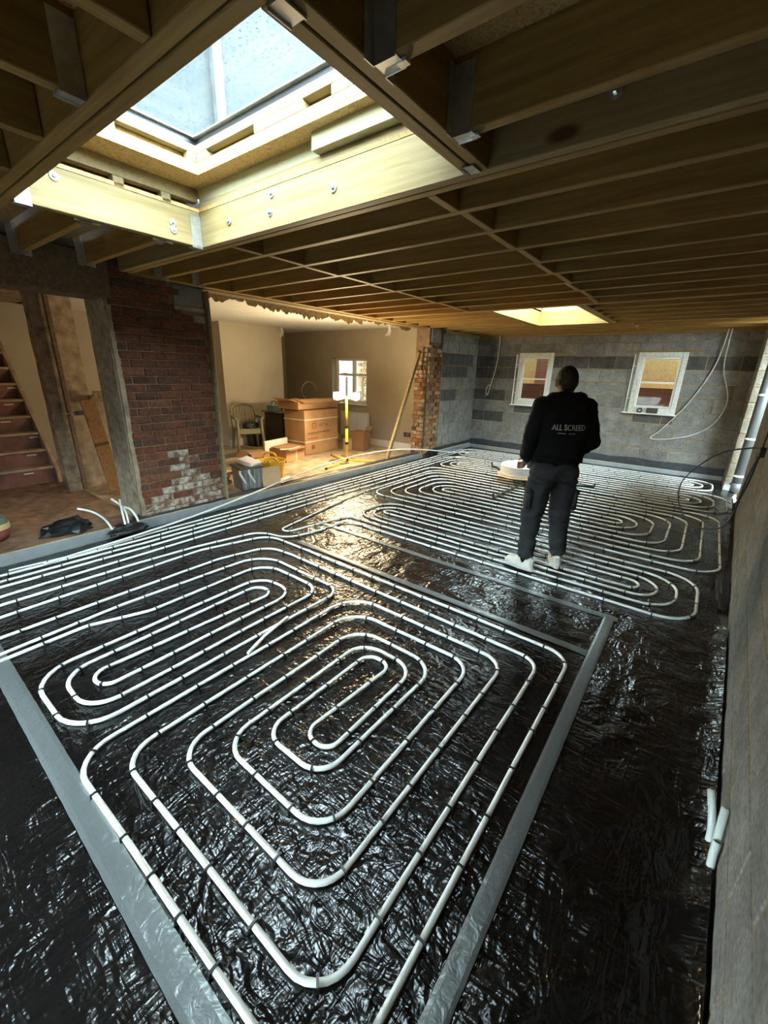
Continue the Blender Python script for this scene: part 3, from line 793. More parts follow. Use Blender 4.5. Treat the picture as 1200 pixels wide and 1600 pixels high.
# end wall window
def house_window():
    w = structure(empty('window_5', ((W5[0] + W5[1]) / 2, EY, W5[2])), 'bright white casement window behind the work light', 'window')
    wd, ht = W5[1] - W5[0], W5[3] - W5[2]
    def b(nm, cx, cz, sx, sz, mat='pvc_white', y=0.16, sy=0.06, bev=0.004): return obj(nm, bx(((cx, y, cz), (sx, sy, sz)), bevel=bev), mat, w)
    f = 0.06
    b('frame_side', -wd / 2 + f / 2, ht / 2, f, ht); b('frame_side', wd / 2 - f / 2, ht / 2, f, ht)
    b('frame_head', 0, ht - f / 2, wd - 2 * f, f); b('frame_foot', 0, f / 2, wd - 2 * f, f)
    b('mullion', 0.03, ht / 2, 0.07, ht - 2 * f)
    for s in (-1, 1):
        cx = 0.03 + s * 0.2375
        b('transom', cx, ht * 0.63, 0.40, 0.05); b('handle', cx, ht * 0.66, 0.10, 0.018, 'steel', 0.12, 0.02)
        b('glazing_bar', cx, ht * 0.33, 0.02, ht * 0.5)
        b('pane', cx, ht / 2, 0.40, ht - 2 * f, 'window_glass', 0.165, 0.006, 0)
    b('sill', 0, -0.02, wd + 0.06, 0.035, 'white_gloss', 0.06, 0.2)
house_window()
nb = tag(empty('neighbour_wall', (-6.5, 9.3, -0.3)), 'sunlit yellow brick wall outside the bright casement window', 'wall')
bm = bx(((0, 0.1, 1.8), (4.6, 0.1, 3.6))); obj('mortar_bed', bm, 'cream_block', nb)
for s, e, za, zb, k in clip_rows(-1.6, 1.6, 0.9, 2.6, 0.9, 0.075, (0, 0.11), 0.012, 0.225, []):
    piece('brick', nb, ((s + e) / 2, 0.03, (za + zb) / 2), (e - s, 0.06, zb - za), 'orange_brick', bevel=0.004)
# radiator
rad = tag(empty('radiator', (-6.12, EY - 0.02, FL + 0.13)), 'white panel radiator under the bright casement window', 'radiator')
obj('panel', bx(((0, -0.05, 0.27), (0.78, 0.05, 0.52)), bevel=0.008), 'white_gloss', rad)
bm = bmesh.new()
for k in range(18): add_box(bm, (-0.36 + 0.0424 * k, -0.078, 0.27), (0.018, 0.008, 0.44))
tag(obj('flute', bm, 'white_gloss', rad), kind='stuff')
obj('top_grille', bx(((0, -0.05, 0.535), (0.78, 0.06, 0.012))), 'white_gloss', rad)
obj('side_panel', bx(((0.395, -0.05, 0.27), (0.012, 0.07, 0.53))), 'white_gloss', rad)
obj('valve', merge(tube([(0.43, -0.05, -0.12), (0.43, -0.05, 0.03)], 0.009), tube([(0.43, -0.05, 0.02), (0.43, -0.05, 0.10)], 0.02, 10)), 'pvc_white', rad)
# sockets
for x, y, z, ax, t in ((-7.53, 4.98, 0.33, 'x', 'small dark socket box low on the chimney breast'), (-4.75, EY, 0.40, 'y', 'dark double socket box low on the end wall by the plank'),
                       (EX0, 4.6, 0.45, 'x', 'dark socket box low in the alcove'), (EX0, 4.55, 1.30, 'x', 'small round switch box on the alcove wall')):
    s = (0.03, 0.13, 0.085) if ax == 'x' else (0.16, 0.03, 0.085)
    so = tag(empty('socket_box', (x, y, z)), t, 'socket')
    off = 0.006 if ax == 'x' else -0.006
    obj('box', bx(((off if ax == 'x' else 0, 0 if ax == 'x' else off, 0), s), bevel=0.004), 'desk_dark', so)
    obj('cover', bx(((off * 3.2 if ax == 'x' else 0.02, 0.02 if ax == 'x' else off * 3.2, 0), (0.006, 0.05, 0.06) if ax == 'x' else (0.06, 0.006, 0.06)), bevel=0.002), 'print_dark', so)
# dangling wires from the white ceiling
for k, (x, y, t) in enumerate(((-7.3, 6.0, 'short white wires dangling from the ceiling near the chimney breast'), (-5.0, 6.6, 'short white wires dangling from the ceiling above the leaning plank'))):
    g = []
    for q in range(3):
        g.append(tube(spline([(0.01 * q, 0, 0), (0.02 * q, 0.01, -0.08), (0.03 * q - 0.03, 0.02, -0.14), (0.05 * q - 0.06, 0.0, -0.18)], 5), 0.006, 5))
    tag(obj('ceiling_wire', merge(*g), 'pvc_white', loc=(x, y, 2.41)), t, 'wire')

# ---- hall: lintel, dividing slab, stairs
structure(obj('trim_8', bx(((XL - 0.12, 0.1, 2.32), (0.30, 3.3, 0.34)), bevel=0.01), 'old_timber'), 'dark sooty beam over the hall opening', 'beam')
structure(obj('ceiling', bx(((-7.0, -0.2, 2.46), (5.0, 4.6, 0.1))), 'old_plaster'), 'old brown ceiling of the hall', 'ceiling')
hall_parts = ((1.60, 1.86, 0.05, 2.34, 'old_plaster', 'rough brown post of old plaster at the foot of the stairs'),)
def slab(name, y0, y1, z0, z1, x, th, mat, label, seed, amp=0.02, cat='wall'):
    P = ragged(y0, y1, z0, z1, 0, 0, seed, amp)
    return structure(obj(name, yz_plate(P, x - th, x), mat), label, cat)
slab('wall_hall', 1.56, 1.72, 0.05, 2.40, -6.10, 0.16, 'old_plaster', 'rough brown plastered post at the foot of the stairs', 1.3)
slab('wall_hall', 1.72, 1.99, 0.05, 2.40, -6.16, 0.10, 'pale_plaster', 'pale brown plaster panel in the hall with a small dark box', 5.9, 0.012)
slab('wall_hall', 1.985, 2.16, 0.05, 1.16, -6.2, 0.08, 'pale_plaster', 'low brown plaster panel below the narrow slot in the hall', 9.4, 0.01)
structure(obj('trim_9', bx(((-6.05, 1.72, 1.25), (0.05, 0.045, 2.3)), bevel=0.004), 'old_timber'), 'narrow upright timber lining on the hall post', 'trim')
structure(obj('trim_10', bx(((-6.14, 2.08, 1.19), (0.16, 0.22, 0.08)), ((-6.05, 2.06, 1.25), (0.02, 0.12, 0.07)), bevel=0.006), 'old_plaster'), 'small ledge at the foot of the narrow slot in the hall', 'ledge')
structure(obj('wall_hall', bx(((-9.2, 0.2, 1.2), (0.1, 4.0, 2.6)), ((-6.9, -1.62, 1.2), (4.8, 0.1, 2.6))), 'chimney_paint'), 'cream wall at the far side of the hall behind the stairs', 'wall')
tag(obj('switch_box', bx(((0, 0, 0), (0.02, 0.09, 0.05)), ((0.008, 0.0, 0), (0.012, 0.05, 0.03)), bevel=0.003), 'desk_dark', loc=(-6.155, 1.86, 1.02)), 'small dark box on the pale plaster panel in the hall', 'switch')
tag(obj('door_latch', merge(tube([(0, 0, 0), (0.02, -0.05, 0.005), (0.02, -0.10, 0.0)], 0.008, 6), tube([(0, 0, -0.03), (0, 0, 0.03)], 0.012, 6)), 'dark_steel', loc=(-6.01, 1.72, 1.03)), 'small metal latch hook on the hall post', 'latch')
leaning = tag(obj('leaning_board', bx(((0, 0, 0.56), (0.018, 0.16, 1.12)), ((0.012, 0, 0.9), (0.01, 0.14, 0.05)), bevel=0.003), 'brown_board', loc=(-5.72, 1.955, 0.09), rot=(0.10, -0.05, 0.1)), 'brown board leaning behind the pier reveal in the hall', 'board')
# stairs rising away from the camera
stairs = tag(empty('staircase', (-6.78, 1.2, FL)), 'worn brown staircase rising at the far left', 'staircase')
for k in range(9):
    x = -0.02 - 0.165 * k; z = 0.205 * (k + 1)
    obj('riser', bx(((x, -0.05, z - 0.11), (0.02, 0.94, 0.19))), 'stair_riser', stairs)
    obj('tread', bx(((x - 0.08, -0.05, z), (0.22, 0.94, 0.03)), bevel=0.006), 'stair_tread', stairs)
    for q in range(2):
        yy = -0.35 + 0.5 * q + 0.11 * ((k * 7) % 3)
        obj('tread_mark', bx(((x + 0.012, yy, z - 0.05), (0.006, 0.10, 0.012))), 'paper', stairs)
def stringer(y):
    return yz_plate([(0, 0)], 0, 0)
V = []
for y in (0.43, 0.47):
    V += [(0.06, y, 0.0), (0.06, y, 0.16), (-1.52, y, 2.06), (-1.62, y, 2.0), (-1.62, y, 1.80), (-0.10, y, 0.0)]
Fc = [(0, 1, 2, 3, 4, 5), (11, 10, 9, 8, 7, 6)] + [(k, k + 6, (k + 1) % 6 + 6, (k + 1) % 6) for k in range(6)]
obj('stringer', (V, Fc), 'stair_tread', stairs)

# ================================================================== MEMBRANE, TAPE, UPSTANDS
XM0 = -4.335
def membrane():
    V, F = [], []
    x0, x1, y0, y1 = XM0, 0.5, -1.9, YB - 0.02
    st = 0.028
    nx, ny = int((x1 - x0) / st), int((y1 - y0) / st)
    for j in range(ny + 1):
        y = y0 + (y1 - y0) * j / ny
        xe = XR(y) - 0.012
        if y > 3.3: xe -= 0.02 + 0.03 * abs(noise.noise((0, y * 4, 9)))
        if 3.4 < y < 4.7: xe -= 0.08 * math.sin((y - 3.4) / 1.3 * math.pi) * (0.7 + 0.6 * noise.noise((y * 5, 0, 0)))
        for i in range(nx + 1):
            xs_ = x0 if y < 7.22 else -4.235
            x = xs_ + (xe - xs_) * i / nx
            r1 = 1 - 2 * abs(noise.noise((x * 3.1 + 0.8 * noise.noise((x * 2, y * 2, 5)), y * 3.1, 1.5)))
            r2 = 1 - 2 * abs(noise.noise((x * 7.5 + y * 2, y * 5.5 - x * 2, 7.5)))
            big = max(0, noise.noise((x * 0.9, y * 0.9, 3.3)) + 0.35)
            z = 0.004 * r1 * (0.5 + big) + 0.0022 * r2
            # rumpled where no pipe is laid: passage strip and right margin
            s = 0.0
            if 2.46 < y < 3.1: s = 0.8
            if x > -0.22 and y < 3.1: s = max(s, 1.0)
            if y < 0.2: s = max(s, 0.7)
            if x > -0.15 and y > 3.1: s = max(s, 0.55)
            if s: z += s * 0.010 * max(0, 1 - 3.2 * abs(noise.noise((x * 4.2 + noise.noise((y * 3, x, 0)), y * 2.4, 11.0)))) + s * 0.004 * r2
            dt = min(abs(y - 2.975) if x < -0.15 else 9, abs(y - 2.457) if x < -0.2 else 9, abs(x + 0.228) if y < 3.05 else 9, abs(y - 0.218) if x < -0.15 else 9)
            if dt < 0.10: z *= 0.25 + 0.75 * max(0, (dt - 0.05) / 0.05)
            # turned up along the right wall
            e = (x - (xe - 0.10)) / 0.10
            if e > 0 and y < 3.35: z += 0.03 * e * e + 0.012 * e * noise.noise((0, y * 7, 2))
            if y > 3.35 and e > 0: z -= 0.03 * e * max(0, noise.noise((0, y * 3.3, 6)) + 0.2)
            V.append((x, y, z))
    for j in range(ny):
        for i in range(nx):
            a = j * (nx + 1) + i
            F.append((a, a + 1, a + nx + 2, a + nx + 1))
    return (V, F)
tag(obj('membrane_sheet', membrane(), 'membrane', smooth=True), 'crinkled glossy black plastic sheet covering the whole floor', 'sheet')
def tape_strip(name, p0, p1, w, label, seed):
    V, F = [], []
    p0, p1 = Vector(p0), Vector(p1)
    d = (p1 - p0); n = int(d.length / 0.04); t = d.normalized(); q = Vector((-t.y, t.x))
    m = 5
    for k in range(n + 1):
        c = p0 + d * (k / n)
        for j in range(m + 1):
            s = (j / m - 0.5) * w
            if j in (0, m): s += 0.002 * noise.noise((k * 0.8, seed, j))
            p = c + q * s
            z = 0.0125 + 0.002 * noise.noise((p.x * 9, p.y * 9, seed)) - (0.003 if j in (0, m) else 0)
            V.append((p.x, p.y, z))
    nb_ = len(V)
    V += [(x, y, z - 0.003) for x, y, z in V]
    for k in range(n):
        for j in range(m):
            a = k * (m + 1) + j
            F.append((a, a + m + 1, a + m + 2, a + 1)); F.append((nb_ + a, nb_ + a + 1, nb_ + a + m + 2, nb_ + a + m + 1))
    for k in range(n):
        for j in (0, m):
            a = k * (m + 1) + j
            f = (a, nb_ + a, nb_ + a + m + 1, a + m + 1)
            F.append(f if j == 0 else tuple(reversed(f)))
    return tag(obj(name, (V, F), 'tape', smooth=False), label, 'tape')
tape_strip('tape_strip', (-3.1, 2.98), (-0.19, 2.97), 0.055, 'grey tape strip across the floor just in front of the standing person', 1.0)
tape_strip('tape_strip', (-2.9, 2.47), (-0.27, 2.445), 0.06, 'grey tape strip across the floor behind the foreground pipe loops', 2.0)
tape_strip('tape_strip', (-0.24, 3.0), (-0.215, -0.6), 0.065, 'long silver tape strip running down the right of the foreground loops', 3.0)
tape_strip('tape_strip', (-3.4, 0.235), (-0.2, 0.20), 0.085, 'wide silver tape strip crossing the lower left foreground', 4.0)

# foil faced insulation upstand along the left
def upstand(name, pts, h, label, mat='foil'):
    t = tag(empty(name, (pts[0][0], pts[0][1], 0)), label, 'insulation')
    a, b = Vector(pts[0]), Vector(pts[1]); d = b - a; ln = d.length; rz = math.atan2(d.y, d.x)
    t.rotation_euler = (0, 0, rz)
    n = max(1, round(ln / 1.2))
    for k in range(n):
        obj('facing', bx(((ln * (k + 0.5) / n, 0, h / 2), (ln / n - 0.002, 0.022, h)), bevel=0.002), mat, t)
        obj('foam_core', bx(((ln * (k + 0.5) / n, 0, h - 0.001), (ln / n - 0.002, 0.017, 0.007))), 'foam', t)
    return t
upstand('insulation_upstand', [(-4.33, 0.53), (-4.33, 1.40)], 0.105, 'short foil faced insulation upstand beside the hall')
upstand('insulation_upstand', [(-4.36, 1.62), (-4.29, 7.35)], 0.10, 'long grey insulation upstand along the wide opening')
upstand('insulation_upstand', [(-4.33, 0.52), (-5.0, 0.50)], 0.105, 'insulation return at the far left corner of the sheet')
upstand('insulation_upstand', [(-4.22, 8.80), (0.42, 8.80)], 0.072, 'grey insulation upstand along the foot of the back wall')
upstand('insulation_upstand', [(-4.22, 7.36), (-4.22, 8.78)], 0.10, 'short insulation upstand along the block wall by the pier')
# damp proof strips
def dpc_strip(p0, p1, z0, z1, label, seed):
    V, F = [], []
    p0, p1 = Vector(p0), Vector(p1); d = p1 - p0; n = int(d.length / 0.06); q = Vector((-d.y, d.x)).normalized()
    for k in range(n + 1):
        c = p0 + d * k / n
        for j in range(4):
            s = 0.006 * noise.noise((k * 0.3, seed, j)) + (0.012 if j == 0 else 0)
            z = z0 + (z1 - z0) * j / 3 + (0.018 * noise.noise((k * 0.16, seed, 9)) if j == 3 else 0)
            for o in (0, 0.004):
                V.append((c.x + q.x * (s + o), c.y + q.y * (s + o), z))
    for k in range(n):
        for j in range(3):
            a = k * 8 + j * 2
            F.append((a, a + 8, a + 10, a + 2)); F.append((a + 1, a + 3, a + 11, a + 9))
        a = k * 8 + 6
        F.append((a, a + 8, a + 9, a + 1))
    return tag(obj('membrane_upstand', (V, F), 'dpc', smooth=False), label, 'membrane')
dpc_strip((0.42, YB - 0.014), (-4.24, YB - 0.014), 0.02, 0.205, 'black damp proof strip along the foot of the back wall', 1)
dpc_strip((XS + 0.012, YB - 0.02), (XS + 0.012, 7.2), 0.02, 0.17, 'black damp proof strip along the short block wall', 2)
def sill_sheet():
    V, F = [], []
    n, m = 110, 6
    for k in range(n + 1):
        y = 1.60 + 5.75 * k / n
        w = 0.12 + 0.035 * noise.noise((y * 2.0, 0, 0)) + 0.03 * noise.noise((y * 7, 0, 0))
        if y > 6.9: w *= max(0.2, 1 - (y - 6.9) * 2)
        for j in range(m + 1):
            s = j / m
            x = -4.372 + 0.010 * (y - 1.6) - w * s
            z = 0.108 + 0.02 * math.sin(s * 2.4) + 0.012 * noise.noise((y * 8, s * 3, 3)) - 0.012 * s
            V.append((x, y, z))
    o = len(V); V += [(x, y, z - 0.005) for x, y, z in V]
    for k in range(n):
        for j in range(m):
            a = k * (m + 1) + j
            F.append((a, a + m + 1, a + m + 2, a + 1)); F.append((o + a, o + a + 1, o + a + m + 2, o + a + m + 1))
    return (V, F)
tag(obj('membrane_lap', sill_sheet(), 'dpc', smooth=True), 'rumpled black plastic lapped over the edge of the old floor', 'sheet')

# ================================================================== HEATING PIPES
PR = 0.0105
def fillet(pts, r0, seg=7):
    """polyline with rounded corners; r0 default radius"""
    P = [Vector(p[:2]) for p in pts]; R_ = [(p[2] if len(p) > 2 else r0) for p in pts]
    out = [P[0]]
    for k in range(1, len(P) - 1):
        a, b, c = P[k - 1], P[k], P[k + 1]
        u, v = (a - b), (c - b); lu, lv = u.length, v.length
        if lu < 1e-6 or lv < 1e-6: continue
        u /= lu; v /= lv
        ang = math.acos(max(-1, min(1, u.dot(v))))
        if ang > 3.05: out.append(b); continue
        t = R_[k] / math.tan(ang / 2)
        t = min(t, lu * 0.5, lv * 0.5)
        r = t * math.tan(ang / 2)
        cen = b + (u + v).normalized() * (r / math.sin(ang / 2))
        s, e = b + u * t, b + v * t
        a0 = math.atan2(s.y - cen.y, s.x - cen.x); a1 = math.atan2(e.y - cen.y, e.x - cen.x)
        da = (a1 - a0 + math.pi) % (2 * math.pi) - math.pi
        for q in range(seg + 1):
            th = a0 + da * q / seg
            out.append(cen + Vector((math.cos(th), math.sin(th))) * r)
    out.append(P[-1]); return out
def resample(P, step):
    out = [P[0]]; acc = 0.0
    for a, b in zip(P[:-1], P[1:]):
        d = (b - a).length
        n = max(1, int(d / step))
        for q in range(1, n + 1): out.append(a + (b - a) * (q / n))
    return out
STAPLE = None
def staple_mesh():
    global STAPLE
    if STAPLE is None:
        bm = bx(((0, 0, 0.0245), (0.0075, 0.030, 0.006)), ((0, 0.0145, 0.010), (0.0075, 0.005, 0.030)), ((0, -0.0145, 0.010), (0.0075, 0.005, 0.030)))
        STAPLE = D.meshes.new('staple'); bm.to_mesh(STAPLE); bm.free(); STAPLE.materials.append(M['black_plastic'])
    return STAPLE
def heating_pipe(pts, label, r0=0.16, gap=0.30, single=True, seed=0, step=0.25):
    P = resample(fillet(pts, r0), step)
    P3 = []
    for k, p in enumerate(P):
        w = 0.006
        P3.append(Vector((p.x + w * noise.noise((p.x * 1.9, p.y * 1.9, seed)), p.y + w * noise.noise((p.x * 1.9, p.y * 1.9, seed + 4)), 0.0165)))
    t = tag(obj('heating_pipe', tube(P3, PR, 8), 'pipe_white', smooth=True), label, 'pipe', 'underfloor heating pipe loops')
    # staples along the pipe
    acc, nxt, spots = 0.0, gap * 0.6, []
    for a, b in zip(P3[:-1], P3[1:]):
        d = (b - a).length
        while nxt <= acc + d and d > 1e-6:
            spots.append((a + (b - a) * ((nxt - acc) / d), math.atan2(b.y - a.y, b.x - a.x))); nxt += gap * random.uniform(0.8, 1.2)
        acc += d
    if single:
        for p, an in spots[:300]:
            if p.y < 0.1: continue
            o = D.objects.new('staple', staple_mesh()); link(o, t); o.location = (p.x, p.y, 0.002); o.rotation_euler = (0, 0, an)
    else:
        bm = bmesh.new()
        for p, an in spots:
            R_ = Matrix.Rotation(an, 3, 'Z')
            add_box(bm, (p.x, p.y, 0.0265), (0.0075, 0.030, 0.006), R_)
            for s in (-1, 1):
                o = R_ @ Vector((0, 0.0145 * s, 0)); add_box(bm, (p.x + o.x, p.y + o.y, 0.012), (0.0075, 0.005, 0.026), R_)
        tag(obj('staple', bm, 'black_plastic', t), kind='stuff')
    return t
# foreground loop (one pipe, wound in and out again)
heating_pipe([(-2.93, -0.6), (-3.10, 0.25), (-3.11, 1.75), (-3.0, 2.19, 0.2), (-2.7, 2.21), (-0.465, 2.165, 0.12), (-0.465, 0.40, 0.13), (-1.665, 0.395, 0.13), (-1.668, 1.885, 0.2), (-0.765, 1.89, 0.14),
              (-0.765, 0.70, 0.14), (-1.395, 0.70, 0.13), (-1.385, 1.655, 0.14), (-1.0, 1.65, 0.13), (-1.0, 0.96, 0.07), (-1.158, 0.96, 0.07), (-1.115, 1.59, 0.07), (-1.285, 1.59, 0.08), (-1.298, 0.85, 0.10),
              (-0.935, 0.85, 0.12), (-0.915, 1.745, 0.16), (-1.51, 1.745, 0.18), (-1.51, 0.555, 0.13), (-0.635, 0.56, 0.13), (-0.622, 2.03, 0.14), (-1.81, 2.035, 0.22), (-1.81, 0.26, 0.15),
              (-0.335, 0.28, 0.13), (-0.335, 2.33, 0.14), (-3.22, 2.37, 0.20), (-3.40, 1.75), (-3.375, 0.3), (-3.3, -0.6)],
             'white heating pipe winding in and out as the large oval loop in the foreground', 0.16, 0.215)
# second near loop
heating_pipe([(-2.80, -0.6), (-2.835, 0.25), (-2.85, 0.66), (-2.725, 1.0), (-2.735, 1.95, 0.2), (-2.055, 1.945, 0.16), (-2.045, 0.395, 0.15), (-2.435, 0.395, 0.15), (-2.465, 1.68, 0.085), (-2.285, 1.68, 0.08),
              (-2.33, 0.50, 0.075), (-2.17, 0.50, 0.08), (-2.175, 1.785, 0.16), (-2.558, 1.785, 0.16), (-2.54, 0.295, 0.2), (-1.94, 0.30, 0.2), (-1.925, 2.03, 0.14), (-2.90, 2.055, 0.25), (-2.95, 0.9), (-2.9, 0.2), (-2.86, -0.6)],
             'white heating pipe wound as the narrower loop left of the foreground loop', 0.16, 0.215, seed=3)
tag(obj('pipe_offcut', tube([(-1.935, 1.52, 0.030), (-1.88, 1.30, 0.034), (-1.815, 1.13, 0.033)], PR, 8), 'pipe_white', smooth=True), 'short white pipe end lying across between the two near loops', 'pipe')
def snail(rows, xl, xr, sl, sr, feed_low):
    """rows: y of each run; returns the corner list from the first feed to the second"""
    n = len(rows); m = n // 2
    right = {}; left = {}
    for i in range(m): right[i] = n - 1 - i; right[n - 1 - i] = i
    if feed_low:
        for i in range(2, m + 1): left[i] = n + 1 - i; left[n + 1 - i] = i
        start, end = 0, 1
    else:
        for i in range(0, m - 1): left[i] = n - 3 - i; left[n - 3 - i] = i
        start, end = n - 1, n - 2
    pts = []; cur = start
    for _ in range(n):
        # run rightwards along cur
        o = right[cur]; k = min(cur, o)
        x = xr - sr * k
        gapr = abs(rows[cur] - rows[o])
        rad = min(0.26, gapr * 0.5)
        pts += [(x, rows[cur], rad), (x, rows[o], rad)]
        cur = o
        if cur == end or cur not in left: break
        o = left[cur]
        k = min(cur, o) - (2 if feed_low else 0)
        x = xl + sl * k
        rad = min(0.24, abs(rows[cur] - rows[o]) * 0.5)
        pts += [(x, rows[cur], rad), (x, rows[o], rad)]
        cur = o
    return pts
# loop under the person's feet
rowsD = [3.20, 3.325, 3.44, 3.54, 3.70, 3.81, 3.94, 4.07]
pD = snail(rowsD, -3.02, 0.24, 0.10, 0.13, True)
heating_pipe([(-3.55, -0.6), (-3.56, 0.3), (-3.55, 1.2), (-3.50, 1.75), (-3.38, 2.36, 0.2), (-3.03, 2.44, 0.2), (-2.95, 2.8, 0.2), (-2.93, 3.20, 0.12)] + pD + [(-3.02, 3.325, 0.08), (-3.10, 2.9), (-3.16, 2.55, 0.06), (-3.27, 2.55, 0.06), (-3.35, 3.0), (-3.52, 3.9), (-3.55, 4.3)],
             'white heating pipe loop running under the feet of the standing person', 0.15, 0.30, seed=6)
rowsE = [4.25 + 0.1555 * k for k in range(14)]
pE = snail(rowsE, -3.47, 0.38, 0.135, 0.15, False)
heating_pipe([(-3.66, -0.6), (-3.70, 0.4), (-3.70, 5.0), (-3.70, 6.0), (-3.66, 6.27, 0.25)] + pE + [(-3.55, 6.116, 0.25), (-3.55, 4.3)],
             'long white heating pipe spiral filling the middle of the far floor', 0.2, 0.34, single=False, seed=9)
rowsF = [6.46 + 0.148 * k for k in range(8)]
pF = snail(rowsF, -3.72, 0.46, 0.12, 0.14, False)
heating_pipe([(-3.88, -0.6), (-3.88, 0.3), (-3.83, 1.5), (-3.83, 6.9), (-3.83, 7.496, 0.15)] + pF + [(-3.94, 7.348, 0.15), (-3.94, 1.5), (-3.98, 0.4), (-3.98, -0.6)],
             'white heating pipe spiral behind the pipe reel near the back wall', 0.15, 0.36, single=False, seed=12)
rowsG = [7.68 + 0.16 * k for k in range(6)]
pG = snail(rowsG, -4.00, 0.30, 0.12, 0.12, False)
heating_pipe([(-4.10, -0.4), (-4.10, 0.45), (-4.04, 1.5), (-4.04, 7.9), (-4.04, 8.48, 0.15)] + pG + [(-4.14, 8.32, 0.15), (-4.14, 1.6), (-4.10, 1.1), (-4.16, 0.55)],
             'white heating pipe loop along the foot of the back wall', 0.12, 0.38, single=False, seed=15)
# loose springy length arching over the edge of the old floor
loose = [(-4.06, 0.75, 0.03), (-4.09, 1.0, 0.032), (-4.12, 1.6, 0.05), (-4.14, 2.2, 0.09), (-4.15, 2.8, 0.16), (-4.16, 3.6, 0.27), (-4.16, 4.4, 0.345), (-4.15, 5.1, 0.36), (-4.12, 5.9, 0.32), (-4.06, 6.7, 0.215), (-3.95, 7.5, 0.08), (-3.85, 8.0, 0.035)]
tag(obj('loose_pipe', tube(spline(loose, 8), PR, 8), 'pipe_white', smooth=True), 'loose white pipe arching up over the edge of the wide opening', 'pipe')
# stub ends
for k, (pts, t) in enumerate((
    ([(-4.31, 1.38, 0.06), (-4.33, 1.33, 0.20), (-4.36, 1.25, 0.29), (-4.40, 1.15, 0.34)], 'white pipe tail bending left out of the black plastic bundle'),
    ([(-4.31, 1.49, 0.06), (-4.32, 1.485, 0.22), (-4.32, 1.48, 0.37)], 'straight upright white pipe tail in the black plastic bundle'),
    ([(-4.32, 1.52, 0.06), (-4.33, 1.52, 0.20), (-4.35, 1.50, 0.29), (-4.38, 1.43, 0.375)], 'white pipe tail crossing behind the upright tail'),
    ([(-4.31, 1.61, 0.06), (-4.32, 1.60, 0.16), (-4.34, 1.56, 0.25), (-4.36, 1.50, 0.28)], 'short white pipe tail curving nearest the brick pier'))):
    tag(obj('pipe_tail', tube(spline(pts, 6), PR * 0.95, 8), 'pipe_white', smooth=True), t, 'pipe')
for k, (pts, t) in enumerate((
    ([(0.335, 1.56, 0.02), (0.333, 1.57, 0.06), (0.322, 1.60, 0.12), (0.31, 1.65, 0.16)], 'thin grey conduit end standing up nearest the sheet on the right'),
    ([(0.345, 1.50, 0.02), (0.341, 1.50, 0.08), (0.342, 1.53, 0.14), (0.346, 1.57, 0.185)], 'tallest grey conduit end leaning on the right block wall'),
    ([(0.34, 1.46, 0.02), (0.337, 1.47, 0.07), (0.34, 1.49, 0.105)], 'short grey conduit end at the foot of the right block wall'))):
    V, F = tube(spline(pts, 6), 0.0125, 12)
    c_ = tag(obj('conduit_end', (V, F), 'conduit', smooth=True), t, 'conduit')
    e = Vector(pts[-1]); d = (Vector(pts[-1]) - Vector(pts[-2])).normalized()
    obj('bore', tube([e - d * 0.002, e + d * 0.0015], 0.0085, 12), 'desk_dark', c_)
# ================================================================== BLACK PLASTIC BUNDLES
def lump(name, loc, size, label, seed, mat='black_plastic', amp=0.35):
    bm = bmesh.new()
    bmesh.ops.create_icosphere(bm, subdivisions=3, radius=1)
    for v in bm.verts:
        k = 1 + amp * noise.noise(v.co * 2.1 + Vector((seed, 0, 0))) + amp * 0.5 * noise.noise(v.co * 5 + Vector((seed, 3, 0)))
        v.co = Vector((v.co.x * size[0], v.co.y * size[1], max(v.co.z, -0.25) * size[2])) * k
    return tag(obj(name, bm, mat, smooth=False, loc=loc), label, 'plastic')
lump('plastic_bundle', (-4.29, 1.50, 0.05), (0.07, 0.17, 0.07), 'crumpled black plastic bundle around the four pipe tails', 1.0)
lump('plastic_bundle', (-4.62, 1.10, 0.10), (0.10, 0.20, 0.10), 'rounded heap of black plastic beside the short insulation board', 5.0)
lump('plastic_bundle', (-4.19, 7.08, 0.09), (0.055, 0.26, 0.06), 'low black plastic heap at the foot of the far brick pier', 9.0)
lump('plastic_flap', (0.40, 4.05, 0.0), (0.05, 0.42, 0.018), 'torn black plastic flap at the foot of the right wall', 12.0)
# tub half seen at the left edge
tb = tag(empty('tub', (-4.86, 0.60, 0.08)), 'reddish brown round tub cut off by the left edge', 'tub')
obj('body', lathe([(0.10, 0.0), (0.125, 0.02), (0.14, 0.10), (0.135, 0.10), (0.11, 0.03), (0.0, 0.03)], 28), 'terracotta', tb, smooth=True)
obj('band', lathe([(0.141, 0.10), (0.141, 0.14), (0.13, 0.15), (0.02, 0.15), (0.02, 0.10)], 28), 'amber', tb)
obj('lid', lathe([(0.138, 0.15), (0.12, 0.20), (0.06, 0.22), (0.02, 0.222), (0.02, 0.15)], 28), 'green_plastic', tb)

